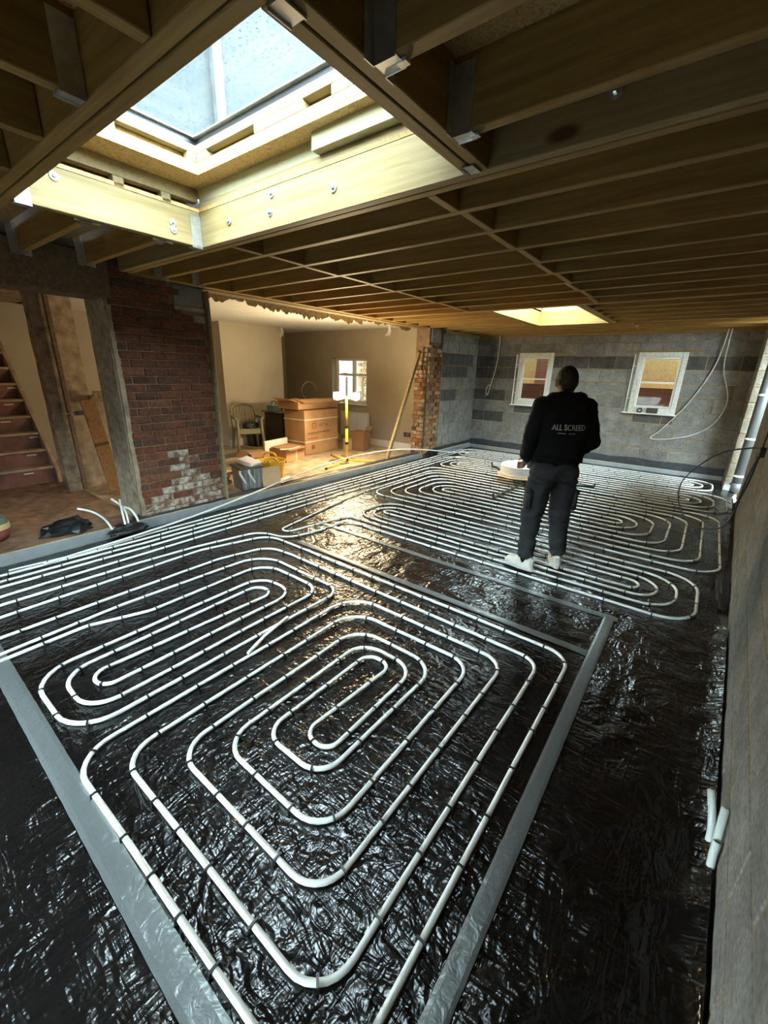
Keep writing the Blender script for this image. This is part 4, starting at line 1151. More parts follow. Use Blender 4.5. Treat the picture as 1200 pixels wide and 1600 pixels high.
# ================================================================== FURNISHED ROOM: THINGS
# work light on a yellow tripod
wl = tag(empty('work_light', (-4.80, 5.24, FL)), 'yellow tripod work light with two glowing lamp heads', 'work light')
obj('pole', tube([(0, 0, 0.02), (0, 0, 0.62)], 0.021, 12), 'yellow_paint', wl, smooth=True)
obj('upper_pole', tube([(0, 0, 0.60), (0, 0, 1.12)], 0.016, 12), 'yellow_paint', wl, smooth=True)
for z in (0.05, 0.34, 0.62): obj('collar', lathe([(0.030, z - 0.02), (0.034, z), (0.030, z + 0.025)], 12), 'black_plastic', wl)
for k, (dx, dy) in enumerate(((0.12, -0.62), (0.40, 0.36), (-0.62, 0.26))):
    lg = obj('leg', tube([(0.03 * dx, 0.03 * dy, 0.055), (dx, dy, 0.018)], 0.016, 8), 'yellow_paint', wl, smooth=True)
    obj('rubber_foot', tube([(dx * 0.98, dy * 0.98, 0.019), (dx * 1.03, dy * 1.03, 0.017)], 0.02, 8), 'black_plastic', lg)
FACE = math.radians(-38)
hx = Vector((0.79, 0.61, 0))    # direction along the cross bar
obj('cross_bar', tube([tuple(-hx * 0.20 + Vector((0, 0, 1.10))), tuple(hx * 0.20 + Vector((0, 0, 1.10)))], 0.012, 8), 'yellow_paint', wl)
for s in (-1, 1):
    c = hx * 0.155 * s + Vector((0.02, -0.02, 1.12))
    lh = obj('lamp_head', bx(((0, 0.02, 0), (0.15, 0.07, 0.14)), ((0, 0.07, 0), (0.11, 0.03, 0.10)), bevel=0.008), 'black_plastic', wl, loc=c, rot=(0.0, 0, math.radians(38)))
    obj('lens', tube([(0, -0.014, 0), (0, -0.030, 0)], 0.062, 20), 'lamp_glass', lh)
    ld = D.lights.new('work_lamp', 'POINT'); ld.energy = 42; ld.color = (1.0, 0.78, 0.46); ld.shadow_soft_size = 0.05
    lo = D.objects.new('work_lamp', ld); link(lo, lh); lo.location = (0, -0.085, 0.02)
obj('cable', tube(spline([(0, 0, 0.06), (0.10, -0.1, 0.02), (-0.1, -0.25, 0.012), (-0.3, -0.1, 0.012), (-0.2, 0.15, 0.012), (0.1, 0.22, 0.014), (-0.5, 0.4, 0.012)], 6), 0.006, 6), 'black_cable', wl)

# leaning plank
a, b = Vector((-4.40, 5.86, FL)), Vector((-4.40, 6.78, 1.96))
d = b - a
pk = tag(obj('plank', bx(((0, 0, d.length / 2), (0.045, 0.07, d.length)), bevel=0.003), 'pale_pine', loc=a + Vector((0.0, 0, 0.015)), rot=(-math.atan2(d.y, d.z), 0, 0)), 'long pale timber plank leaning against the far brick pier', 'plank')

# big cardboard box with straps and prints
FONT = None
def text_mesh(s, size, ext=0.001):
    cu = D.curves.new('print', 'FONT'); cu.body = s; cu.size = size; cu.extrude = ext; cu.align_x = 'LEFT'
    o = D.objects.new('print', cu); C.objects.link(o)
    dg = bpy.context.evaluated_depsgraph_get(); dg.update()
    me = D.meshes.new_from_object(o.evaluated_get(dg)); D.objects.remove(o); D.curves.remove(cu)
    return me
def text_part(name, s, size, mat, parent, loc, rot, xs=1.0):
    me = text_mesh(s, size); me.name = name; me.materials.clear(); me.materials.append(M[mat])
    o = D.objects.new(name, me); link(o, parent); o.location = loc; o.rotation_euler = rot; o.scale = (xs, 1, 1)
    return o
bb = tag(empty('cardboard_box', (-6.06, 5.62, FL), math.radians(4)), 'tall brown cardboard box with white straps and printed face', 'box')
obj('carton', bx(((0, 0, 0.405), (0.52, 0.94, 0.80)), bevel=0.006), 'cardboard', bb)
for z in (0.24, 0.645): obj('strap', bx(((0, 0, z), (0.53, 0.95, 0.022)), bevel=0.002), 'strap_white', bb)
RX = (math.pi / 2, 0, math.pi / 2)
text_part('print', 'HETAL', 0.085, 'print_dark', bb, (0.2605, -0.10, 0.50), RX, 1.15)
V, F = [], []
ring = [( 0.2615, -0.22 + 0.05 * math.cos(q * 0.3927), 0.53 + 0.055 * math.sin(q * 0.3927)) for q in range(17)]
obj('print', tube(ring, 0.009, 5), 'print_red', bb)
for q, (w, z, m_) in enumerate(((0.62, 0.40, 'print_dark'), (0.30, 0.37, 'print_dark'), (0.28, 0.30, 'print_red'))):
    obj('print', bx(((0.2605, -0.40 + w / 2, z), (0.002, w, 0.022 if q != 1 else 0.010))), m_, bb)
obj('print', merge(tube([(0.2600, -0.26, 0.135), (0.262, -0.26, 0.135)], 0.045, 16)), 'print_dark', bb)
obj('flap', bx(((0.0, 0, 0.812), (0.50, 0.92, 0.012))), 'dark_cardboard', bb)
bt = tag(empty('cardboard_box', (-6.14, 5.62, FL + 0.826), math.radians(2)), 'flat open cardboard carton lying on top of the tall box', 'box')
obj('carton', bx(((0, 0, 0.07), (0.56, 1.06, 0.14)), bevel=0.005), 'cardboard', bt)
obj('flap', bx(((0.30, 0, 0.15), (0.18, 0.98, 0.008), Matrix.Rotation(0.25, 3, 'Y'))), 'cardboard', bt)
obj('flap', bx(((0.0, -0.58, 0.16), (0.44, 0.20, 0.008), Matrix.Rotation(-0.3, 3, 'X'))), 'cardboard', bt)
tag(obj('wire_coil', merge(*[tube([(0.0 + 0.015 * q, 0.17 * math.cos(t * 0.3) * (1 + 0.08 * q), 0.16 + 0.15 * math.sin(t * 0.3) * (1 + .05 * q)) for t in range(19)], 0.004, 5) for q in range(3)]), 'dark_steel', loc=(-6.1, 5.60, FL + 0.985)), 'thin loose wire coil standing on top of the boxes', 'wire')
# small open box in front
sb = tag(empty('cardboard_box', (-5.72, 4.62, FL), math.radians(12)), 'low brown cardboard box with a white strap behind the yellow tub', 'box')
obj('carton', bx(((0, 0.1, 0.11), (0.36, 0.52, 0.22)), bevel=0.005), 'cardboard', sb)
obj('strap', bx(((0, 0.12, 0.112), (0.37, 0.03, 0.228))), 'strap_white', sb)
obj('flap', bx(((0.05, 0.1, 0.228), (0.42, 0.50, 0.008), Matrix.Rotation(0.06, 3, 'Y'))), 'dark_cardboard', sb)
obj('strap', tube(spline([(0.19, -0.32, 0.26), (0.20, -0.1, 0.235), (0.2, 0.1, 0.232), (0.2, 0.2, 0.236)], 5), 0.008, 5), 'strap_white', sb)
s2 = tag(empty('cardboard_box', (-5.86, 4.12, FL), math.radians(-14)), 'darker reddish cardboard box left of the strapped low box', 'box')
obj('carton', bx(((0, 0, 0.10), (0.34, 0.36, 0.20)), bevel=0.005), 'dark_cardboard', s2)
obj('flap', bx(((0.08, -0.22, 0.19), (0.30, 0.16, 0.008), Matrix.Rotation(0.5, 3, 'X'))), 'cardboard', s2)
obj('flap', bx(((0.24, 0.0, 0.19), (0.14, 0.30, 0.008), Matrix.Rotation(0.5, 3, 'Y'))), 'dark_cardboard', s2)
tag(obj('cardboard_sheet', bx(((0, 0, 0), (0.35, 0.35, 0.012)), ((0.1, 0.1, 0.02), (0.2, 0.25, 0.012), Matrix.Rotation(0.2, 3, 'X')), bevel=0.002), 'dark_cardboard', loc=(-5.5, 3.62, FL + 0.03), rot=(0, 0, 0.4)), 'torn dark cardboard sheet lying left of the low boxes', 'cardboard')
tag(obj('cardboard_sheet', bx(((0, 0, 0), (0.22, 0.35, 0.012)), ((0.08, 0.05, 0.012), (0.1, 0.2, 0.01)), bevel=0.002), 'pale_cardboard', loc=(-5.6, 3.3, FL + 0.03), rot=(0, 0, 0.2)), 'pale cardboard scrap on the floor left of the grey case', 'cardboard')
tag(obj('shelf_board', bx(((0, 0, 0.22), (0.04, 0.62, 0.30)), ((0.021, 0, 0.33), (0.004, 0.58, 0.03)), bevel=0.004), 'white_gloss', loc=(-6.10, 4.76, FL - 0.06), rot=(0, 0.0, 0.2)), 'long white panel leaning behind the low strapped box', 'panel')
tag(obj('floor_bar', bx(((0, 0, 0.025), (0.09, 0.46, 0.05)), ((0, 0, 0.055), (0.05, 0.40, 0.012)), bevel=0.004), 'desk_dark', loc=(-6.6, 4.15, FL), rot=(0, 0, 0.1)), 'dark flat bar lying on the floor in front of the chair', 'bar')
s3 = tag(empty('cardboard_box', (-5.45, 6.35, FL), math.radians(8)), 'small upright brown box below the radiator', 'box')
obj('carton', bx(((0, 0, 0.19), (0.30, 0.24, 0.38)), bevel=0.004), 'dark_cardboard', s3)
obj('flap', bx(((0.12, 0.12, 0.42), (0.008, 0.22, 0.12), Matrix.Rotation(0.4, 3, 'Y'))), 'cardboard', s3)
s4 = tag(empty('carton_block', (-5.62, 6.16, FL), 0.1), 'small pale carton beside the foot of the tall box', 'box')
obj('carton', bx(((0, 0, 0.12), (0.14, 0.12, 0.24)), bevel=0.004), 'pale_cardboard', s4)
obj('flap', bx(((0.05, 0, 0.243), (0.1, 0.10, 0.006))), 'cardboard', s4)

# yellow tub with two handles
tub = tag(empty('flexible_tub', (-4.70, 3.56, FL)), 'bright yellow flexible tub with loop handles', 'tub')
prof = [(0.135, 0.0), (0.145, 0.01), (0.175, 0.16), (0.200, 0.30), (0.212, 0.312), (0.206, 0.318), (0.190, 0.30), (0.165, 0.16), (0.14, 0.03), (0.0, 0.03)]
obj('body', lathe(prof, 28), 'yellow_plastic', tub, smooth=True)
for s in (-1, 1):
    pts = [(0.0 + 0.0, 0, 0)] * 0
    arc = [(0.09 * math.cos(q * math.pi / 10), s * (0.188 + 0.02 * math.sin(q * math.pi / 10)), 0.305 + 0.075 * math.sin(q * math.pi / 10)) for q in range(11)]
    obj('handle', tube(arc, 0.014, 8), 'yellow_plastic', tub, smooth=True, rot=(0, 0, math.radians(55)))
lump('rag', (-4.72, 3.52, FL + 0.20), (0.09, 0.07, 0.07), 'crumpled white rag inside the yellow tub', 21.0, 'paper')
tag(obj('bottle', lathe([(0.035, 0), (0.037, 0.01), (0.037, 0.13), (0.015, 0.17), (0.015, 0.20), (0.02, 0.20), (0.02, 0.225), (0, 0.225)], 14), 'desk_dark', smooth=True, loc=(-4.64, 3.49, FL + 0.10), rot=(0.25, 0.2, 0)), 'small dark bottle standing inside the yellow tub', 'bottle')
tag(obj('offcut', bx(((0, 0, 0.2), (0.03, 0.012, 0.40)), ((0.012, 0, 0.35), (0.05, 0.012, 0.02)), bevel=0.002), 'pale_pine', loc=(-4.85, 3.52, FL + 0.04), rot=(0.1, -0.5, 0.3)), 'thin pale timber offcut sticking out of the yellow tub', 'offcut')
# grey open tool case
gc = tag(empty('tool_case', (-4.66, 3.14, FL), math.radians(-12)), 'grey ribbed case with pale handles left of the yellow tub', 'case')
obj('case_shell', bx(((0, 0, 0.15), (0.30, 0.26, 0.30), None, 1.12), bevel=0.01), 'soil_pipe', gc)
for k in range(4): obj('rib', bx(((0.158 + 0.004, -0.09 + 0.06 * k, 0.15), (0.012, 0.014, 0.27), Matrix.Rotation(0.06, 3, 'Y'))), 'tile_grey', gc)
obj('rim', bx(((0, 0, 0.305), (0.36, 0.32, 0.018)), bevel=0.004), 'desk_dark', gc)
for y in (-0.10, 0.02):
    obj('handle', tube(spline([(0.17, y - 0.06, 0.28), (0.20, y - 0.07, 0.25), (0.205, y - 0.03, 0.17), (0.19, y, 0.12)], 5), 0.014, 8), 'pvc_white', gc, smooth=True)
tag(obj('printed_sheet', bx(((0, 0, 0), (0.24, 0.20, 0.05)), ((0, 0.0, 0.027), (0.22, 0.18, 0.006)), bevel=0.004), 'paper', loc=(-4.66, 3.19, FL + 0.345), rot=(0.05, 0.25, 0.3)), 'stack of white papers lying on the grey case', 'papers')
tag(obj('cardboard_flap', bx(((0, 0, 0.13), (0.012, 0.26, 0.26)), ((0.01, 0, 0.2), (0.008, 0.22, 0.02)), bevel=0.002), 'pale_cardboard', loc=(-4.44, 3.37, FL + 0.02), rot=(0.0, -0.2, -0.25)), 'pale cardboard piece leaning between grey case and yellow tub', 'cardboard')
tag(obj('paper_scrap', bx(((0, 0, 0), (0.12, 0.26, 0.006)), ((0.02, 0.03, 0.008), (0.08, 0.15, 0.01)), bevel=0.001), 'paper', loc=(-4.45, 3.60, 0.15), rot=(0.05, 0.1, 0.2)), 'white paper scrap on the black plastic by the yellow tub', 'paper')
# garden chair
def garden_chair():
    t = tag(empty('plastic_chair', (-6.98, 4.80, FL), math.radians(-22)), 'olive green moulded plastic garden armchair by the chimney breast', 'chair')
    m = 'chair_plastic'
    # local: +x faces forward
    obj('seat', bx(((0, 0, 0.41), (0.44, 0.44, 0.035)), bevel=0.012), m, t)
    for sx, sy, tx, ty in ((0.20, 0.20, 0.26, 0.25), (0.20, -0.20, 0.26, -0.25), (-0.19, 0.20, -0.25, 0.24), (-0.19, -0.20, -0.25, -0.24)):
        top = 0.62 if sx > 0 else 0.42
        obj('leg', tube([(tx, ty, 0.0), (sx + 0.02 * (1 if sx > 0 else -1), sy * 1.1, 0.40), (sx, sy * 1.12, top)], [0.024, 0.03, 0.026], 8), m, t, smooth=True)
    obj('front_rail', bx(((0.21, 0, 0.37), (0.02, 0.42, 0.07)), bevel=0.006), m, t)
    for s in (-1, 1):
        obj('armrest', tube(spline([(0.22, 0.235 * s, 0.60), (0.15, 0.26 * s, 0.635), (-0.05, 0.27 * s, 0.63), (-0.20, 0.25 * s, 0.64), (-0.25, 0.22 * s, 0.70)], 5), 0.026, 8), m, t, smooth=True)
    for k in range(7):
        y = -0.165 + 0.055 * k
        obj('back_slat', tube([(-0.20, y * 0.85, 0.42), (-0.25, y, 0.62), (-0.30, y * 1.1, 0.80 - 0.3 * y * y)], 0.013, 6), m, t, smooth=True)
    obj('back_frame', tube(spline([(-0.19, -0.21, 0.41), (-0.25, -0.23, 0.62), (-0.31, -0.20, 0.80), (-0.33, 0, 0.85), (-0.31, 0.20, 0.80), (-0.25, 0.23, 0.62), (-0.19, 0.21, 0.41)], 5), 0.03, 8), m, t, smooth=True)
garden_chair()
lump('tool_bag', (-6.95, 4.85, FL + 0.46), (0.13, 0.16, 0.10), 'soft black bag lying on the seat of the garden chair', 31.0, 'black_plastic', 0.2)
# desk
dk = tag(empty('desk', (-6.95, 5.92, FL), math.radians(0)), 'dark desk with a pale top beside the chimney breast', 'desk')
obj('desk_top', bx(((0, 0.0, 0.70), (0.62, 1.15, 0.035)), bevel=0.004), 'desk_top', dk)
obj('pedestal', bx(((0.02, -0.36, 0.34), (0.54, 0.36, 0.66)), bevel=0.004), 'desk_dark', dk)
obj('side_panel', bx(((0.0, 0.55, 0.34), (0.54, 0.03, 0.68))), 'desk_top', dk)
obj('back_panel', bx(((-0.2, 0.18, 0.40), (0.02, 0.74, 0.5))), 'desk_top', dk)
obj('drawer_rail', bx(((0.24, 0.18, 0.62), (0.02, 0.72, 0.11))), 'desk_dark', dk)
tk = tag(empty('tool_box', (-6.86, 5.36, FL + 0.718), 0.1), 'small blue grey tool box standing on the desk', 'tool box')
obj('body', bx(((0, 0, 0.05), (0.18, 0.22, 0.10)), bevel=0.01), 'blue_plastic', tk); obj('lid', bx(((0, 0, 0.115), (0.19, 0.23, 0.03)), bevel=0.008), 'tile_grey', tk)
obj('handle', tube([(0, -0.06, 0.13), (0, -0.05, 0.19), (0, 0.05, 0.19), (0, 0.06, 0.13)], 0.01, 6), 'desk_dark', tk)
lump('plastic_bag', (-6.80, 5.78, FL + 0.74), (0.12, 0.20, 0.09), 'crumpled white bag lying on the desk', 41.0, 'paper')
lump('cloth', (-6.90, 5.62, FL + 0.76), (0.07, 0.09, 0.11), 'dark purple cloth heaped on the desk', 44.0, 'purple_cloth')
rl = tag(obj('paper_roll', merge(lathe([(0.035, 0), (0.085, 0), (0.085, 0.14), (0.035, 0.14)], 20)), 'paper', smooth=False, loc=(-6.86, 5.92, FL + 0.80)), 'white and blue roll standing among the clutter on the desk', 'roll')
obj('label_band', lathe([(0.086, 0.05), (0.086, 0.10), (0.083, 0.10), (0.083, 0.05)], 20), 'purple_cloth', rl)
# bundled bin under the desk beside chair
bn = tag(empty('bin', (-7.32, 5.18, FL)), 'dark bin standing behind the legs of the garden chair', 'bin')
obj('body', lathe([(0.13, 0), (0.16, 0.30), (0.15, 0.30), (0.12, 0.02), (0, 0.02)], 18), 'desk_dark', bn, smooth=True); obj('rim', lathe([(0.16, 0.29), (0.172, 0.30), (0.16, 0.315), (0.15, 0.30)], 18), 'black_plastic', bn)
# brown rag and debris by the pier
tag(obj('hose_fitting', merge(tube(spline([(0, 0, 0.12), (0.03, 0.03, 0.2), (0.0, 0.06, 0.24)], 5), 0.015, 8), tube([(0, -0.05, 0.12), (0, 0.07, 0.12)], 0.03, 10), tube([(0, 0, 0), (0, 0, 0.12)], 0.016, 8)), 'dark_steel', loc=(-4.72, 2.86, FL)), 'small metal standpipe fitting beside the timber batten of the pier', 'fitting')

# ================================================================== RIGHT CORNER: PIPES AND CABLES
dp = tag(empty('drain_pipe', (0.575, 8.12, 0)), 'grey vertical drain pipe with white clips in the right corner', 'pipe')
obj('pipe', tube([(0, 0, 0.0), (0, 0, 2.62)], 0.068, 20), 'drain_grey', dp, smooth=True)
obj('base_coupling', lathe([(0.085, 0.0), (0.085, 0.12), (0.072, 0.13)], 20), 'drain_grey', dp, smooth=True)
for z in (0.24, 0.80, 1.42, 2.0):
    obj('pipe_clip', lathe([(0.071, z - 0.012), (0.074, z - 0.012), (0.074, z + 0.012), (0.071, z + 0.012)], 20), 'pvc_white', dp)
wp = tag(empty('waste_pipe', (XR(R_END) + 0.02, R_END - 0.035, 0)), 'thin white waste pipe standing at the end of the right wall', 'pipe')
obj('pipe', tube([(0, 0.06, 0.05), (0, 0.06, 1.15)], 0.017, 10), 'pvc_white', wp, smooth=True)
obj('elbow', tube([(0, 0.06, 0.02), (0, 0.06, 0.12)], 0.03, 10), 'pvc_white', wp, smooth=True)
obj('clip', bx(((0, 0.075, 0.75), (0.03, 0.04, 0.02))), 'pvc_white', wp)
# low kerb in front of the nib
tag(obj('kerb_block', bx(((0.60, 8.18, 0.045), (0.36, 0.22, 0.09)), ((0.60, 8.18, 0.095), (0.34, 0.20, 0.012)), bevel=0.006), 'block'), 'small pale kerb block at the foot of the drain pipe', 'block')
# black cable loop from a hook on the right wall
cb = tag(empty('black_cable', (XR(5.1) - 0.02, 5.1, 0.985)), 'black cable looping down from a clip on the right wall', 'cable')
cb.scale = (1.22, 1.22, 1.22)
obj('clip', bx(((0.0, 0, 0), (0.05, 0.09, 0.07)), ((-0.015, 0.01, -0.03), (0.03, 0.05, 0.05)), bevel=0.008), 'black_plastic', cb)
obj('loop', tube(spline([(-0.01, 0, 0.0), (-0.04, 0.02, -0.25), (-0.05, 0.05, -0.5), (-0.12, 0.05, -0.66), (-0.30, 0.2, -0.70), (-0.42, 0.55, -0.62), (-0.45, 0.9, -0.50), (-0.36, 1.1, -0.35), (-0.2, 0.9, -0.15), (-0.03, 0.4, -0.02), (-0.01, 0.02, 0.02)], 8), 0.0065, 6), 'black_cable', cb, smooth=True)
obj('tail', tube(spline([(-0.005, 0, 0.02), (0.0, -0.02, 0.4), (0.0, 0.02, 0.8), (0.0, 0.05, 1.10)], 6), 0.0065, 6), 'black_cable', cb, smooth=True)
obj('tail', tube(spline([(-0.01, 0, -0.02), (-0.03, -0.1, -0.2), (-0.03, 0.2, -0.42), (-0.0, 1.0, -0.64), (0.04, 1.8, -0.76)], 6), 0.0065, 6), 'black_cable', cb, smooth=True)
# white cables hanging on the back wall
tag(obj('hanging_cable', tube(spline([(0.02, 8.72, 2.40), (0.02, 8.75, 2.1), (0.05, 8.80, 1.75), (0.20, 8.81, 1.3), (0.12, 8.81, 0.95), (-0.10, 8.81, 0.73), (-0.42, 8.80, 0.615), (-0.72, 8.80, 0.59), (-0.60, 8.80, 0.75), (-0.36, 8.81, 1.12), (-0.18, 8.81, 1.5), (-0.06, 8.80, 1.9), (-0.02, 8.74, 2.40)], 7), 0.009, 6), 'white_cable', smooth=True), 'long white cable loop hanging on the back wall right of the windows', 'cable')
tag(obj('hanging_cable', tube(spline([(-3.74, 8.74, 2.40), (-3.75, 8.80, 2.1), (-3.78, 8.81, 1.75), (-3.88, 8.81, 1.3), (-3.92, 8.81, 1.17), (-3.95, 8.80, 1.25), (-3.92, 8.80, 1.36), (-3.86, 8.80, 1.38)], 7), 0.009, 6), 'white_cable', smooth=True), 'white cable hanging on the back wall left of the windows', 'cable')

# ================================================================== PIPE REEL BEHIND THE PERSON
rlp = Vector((-1.93, 6.10, 0))
reel = tag(empty('pipe_reel', rlp), 'white pipe reel on a black cross base behind the person', 'reel')
for (ex, ey) in ((-2.86, 6.96), (-2.02, 5.08), (-1.12, 6.63), (-1.2, 5.3)):
    dx, dy = ex - rlp.x, ey - rlp.y
    am = obj('base_arm', tube([(dx * 0.05, dy * 0.05, 0.085), (dx * 0.8, dy * 0.8, 0.06), (dx, dy, 0.05)], 0.017, 8), 'black_plastic', reel)
    obj('arm_end', tube([(dx, dy, 0.03), (dx * 1.02, dy * 1.02, 0.11)], 0.014, 6), 'black_plastic', am)
obj('hub', lathe([(0.08, 0.04), (0.08, 0.13), (0.04, 0.14), (0.04, 0.42)], 16), 'black_plastic', reel)
RC = (-0.18, 0.16)
obj('flange', lathe([(0.06, 0.13), (0.34, 0.13), (0.34, 0.145), (0.06, 0.145)], 32, RC), 'amber', reel)
for z in (0.165, 0.195, 0.225, 0.255, 0.285):
    obj('pipe_turn', tube([(RC[0] + 0.29 * math.cos(a * 0.2618), RC[1] + 0.29 * math.sin(a * 0.2618), z) for a in range(25)], 0.016, 8), 'pipe_white', reel, smooth=True)
obj('drum', lathe([(0.27, 0.14), (0.27, 0.30), (0.10, 0.30)], 28, RC), 'pipe_white', reel)
obj('top_flange', lathe([(0.10, 0.30), (0.25, 0.305), (0.25, 0.315), (0.10, 0.31)], 28, RC), 'pvc_white', reel)

# ================================================================== PERSON
def blob_mesh(parts, voxel=0.011, smooth=6, name='blob'):
    """union of tapered capsules / ellipsoids, remeshed into one skin"""
    bm = bmesh.new()
    for p in parts:
        if p[0] == 'e':          # ellipsoid: centre, radii, optional rotation
            _, c, r, *rot = p
            g = bmesh.ops.create_icosphere(bm, subdivisions=3, radius=1)
            R_ = rot[0] if rot else Matrix.Identity(3)
            for v in g['verts']: v.co = R_ @ Vector((v.co.x * r[0], v.co.y * r[1], v.co.z * r[2])) + Vector(c)
        elif p[0] == 'c':        # chain of (point, radius) with optional flatten
            ch = p[1]
            for (a, ra), (b, rb) in zip(ch[:-1], ch[1:]):
                a, b = Vector(a), Vector(b); n = 6
                for q in range(n + 1):
                    t = q / n
                    g = bmesh.ops.create_icosphere(bm, subdivisions=2, radius=ra + (rb - ra) * t)
                    for v in g['verts']: v.co += a + (b - a) * t
        elif p[0] == 'l':        # loft of elliptical rings (cx,cy,z,rx,ry)
            rings = p[1]; n = 28; prev = None; first = None
            for (cx, cy, z, rx, ry) in rings:
                vs = []
                for j in range(n):
                    a = 2 * math.pi * j / n
                    ca, sa = math.cos(a), math.sin(a)
                    e = 0.82
                    vs.append(bm.verts.new((cx + rx * math.copysign(abs(ca) ** e, ca), cy + ry * math.copysign(abs(sa) ** e, sa), z)))
                if prev:
                    for j in range(n): bm.faces.new((prev[j], prev[(j + 1) % n], vs[(j + 1) % n], vs[j]))
                else: bm.faces.new(list(reversed(vs)))
                prev = vs
            bm.faces.new(prev)
    me = D.meshes.new(name); bm.to_mesh(me); bm.free()
    o = D.objects.new(name, me); C.objects.link(o)
    md = o.modifiers.new('r', 'REMESH'); md.mode = 'VOXEL'; md.voxel_size = voxel
    if smooth:
        sm = o.modifiers.new('s', 'SMOOTH'); sm.iterations = smooth; sm.factor = 0.5
    dg = bpy.context.evaluated_depsgraph_get(); dg.update()
    out = D.meshes.new_from_object(o.evaluated_get(dg))
    D.objects.remove(o); D.meshes.remove(me)
    out.name = name
    return out
def fold(me, fn):
    nr = [v.normal.copy() for v in me.vertices]
    for v, n in zip(me.vertices, nr): v.co += n * fn(v.co)
    me.update()
def mesh_part(name, me, mat, parent):
    me.materials.clear(); me.materials.append(M[mat])
    for p in me.polygons: p.use_smooth = True
    o = D.objects.new(name, me)
    if parent is not None: link(o, parent)
    else: link(o)
    return o
PA = math.radians(37)
# joints in the person's own frame: x right, y forward
hipL, hipR = Vector((-0.085, 0.0, 0.86)), Vector((0.085, 0.0, 0.86))
kneL, kneR = Vector((-0.125, 0.02, 0.46)), Vector((0.115, 0.035, 0.46))
ankL, ankR = Vector((-0.150, -0.045, 0.085)), Vector((0.150, 0.030, 0.085))
shL, shR = Vector((-0.185, 0, 1.345)), Vector((0.185, 0.0, 1.345))
elL, elR = Vector((-0.232, -0.03, 1.10)), Vector((0.238, -0.025, 1.09))
wrL, wrR = Vector((-0.190, 0.130, 0.915)), Vector((0.14, 0.19, 0.955))
def hand(w, d, side):
    """palm, four fingers curled and a thumb; d = pointing direction"""
    d = d.normalized(); sx = Vector((0, 0, 1)).cross(d).normalized(); dn = d.cross(sx) * -1
    inner = sx * side
    out = [('c', [(w, 0.024), (w + d * 0.04, 0.027), (w + d * 0.075, 0.024)])]
    for k in range(4):
        b = w + d * 0.075 + Vector((0, 0, 1)) * (0.027 - 0.018 * k)
        ln = (0.036, 0.040, 0.037, 0.030)[k]
        p1 = b + d * ln + inner * 0.008; p2 = p1 + (d * 0.4 + inner * 0.9).normalized() * 0.028; p3 = p2 + (inner - d * 0.4).normalized() * 0.020
        out.append(('c', [(b, 0.0092), (p1, 0.0088), (p2, 0.008), (p3, 0.007)]))
    tb_ = w + d * 0.03 + Vector((0, 0, 0.020)) + inner * 0.012
    out.append(('c', [(tb_, 0.012), (tb_ + (d * 0.7 + inner * 0.6 + Vector((0, 0, 0.3))).normalized() * 0.035, 0.0105), (tb_ + (d * 0.9 + inner * 0.7 + Vector((0, 0, 0.1))).normalized() * 0.062, 0.009)]))
    return out
hc = Vector((0.0, 0.035, 1.535))
body = [('e', hc, (0.074, 0.092, 0.108)), ('e', hc + Vector((0, 0.03, -0.055)), (0.055, 0.062, 0.055)), ('e', hc + Vector((0, 0.095, -0.015)), (0.014, 0.02, 0.022)),
        ('e', hc + Vector((0, 0.086, -0.058)), (0.024, 0.012, 0.010)),
        ('e', hc + Vector((-0.080, -0.002, -0.012)), (0.011, 0.020, 0.031)), ('e', hc + Vector((0.080, -0.002, -0.012)), (0.011, 0.020, 0.031)),
        ('c', [((0, 0.0, 1.34), 0.062), ((0, 0.012, 1.46), 0.056)]),
        ('l', [(0, 0, 0.86, 0.145, 0.10), (0, 0, 0.98, 0.13, 0.09), (0, 0, 1.15, 0.15, 0.10), (0, 0, 1.28, 0.17, 0.10), (0, 0, 1.36, 0.12, 0.08)]),
        ('c', [(shL, 0.055), (elL, 0.042), (wrL, 0.028)]), ('c', [(shR, 0.055), (elR, 0.042), (wrR, 0.028)]),
        ('c', [(hipL, 0.085), (kneL, 0.058), (ankL, 0.04), (ankL + Vector((0, 0, -0.04)), 0.038)]), ('c', [(hipR, 0.085), (kneR, 0.058), (ankR, 0.04), (ankR + Vector((0, 0, -0.04)), 0.038)])]
body += hand(wrL, Vector((0.10, 0.75, -0.62)), 1) + hand(wrR, Vector((-0.4, 0.8, -0.2)), -1)
person = mesh_part('person', blob_mesh(body, 0.0062, 3, 'person'), 'skin', None)
person.location = (-0.885, 3.435, 0.028); person.rotation_euler = (0, 0, PA)
tag(person, 'standing person seen from behind in black hoodie, grey cargo trousers and white trainers', 'person')
# hair cap
hb = [('e', hc + Vector((0, -0.004, 0.012)), (0.0785, 0.0945, 0.106)), ('e', hc + Vector((0, -0.055, -0.03)), (0.058, 0.04, 0.055))]
hm = blob_mesh(hb, 0.006, 3, 'hair')
for v in hm.vertices:
    t = max(0.0, min(1.0, (hc.z + 0.01 - v.co.z) / 0.09))
    v.co.x = hc.x + (v.co.x - hc.x) * (1 - 0.07 * t); v.co.y = hc.y + (v.co.y - hc.y) * (1 - 0.10 * t)
bm = bmesh.new(); bm.from_mesh(hm)
dl = [v for v in bm.verts if (v.co.y > hc.y + 0.045 and v.co.z < hc.z + 0.055) or v.co.z < hc.z - 0.068 + 0.5 * max(0, v.co.y - hc.y + 0.03) or (abs(v.co.x) > 0.067 and v.co.z < hc.z + 0.0 and v.co.y > hc.y - 0.03)]
bmesh.ops.delete(bm, geom=dl, context='VERTS'); bm.to_mesh(hm); bm.free()
hair = mesh_part('hair', hm, 'hair', person); hair['label'] = 'short dark cropped hair'
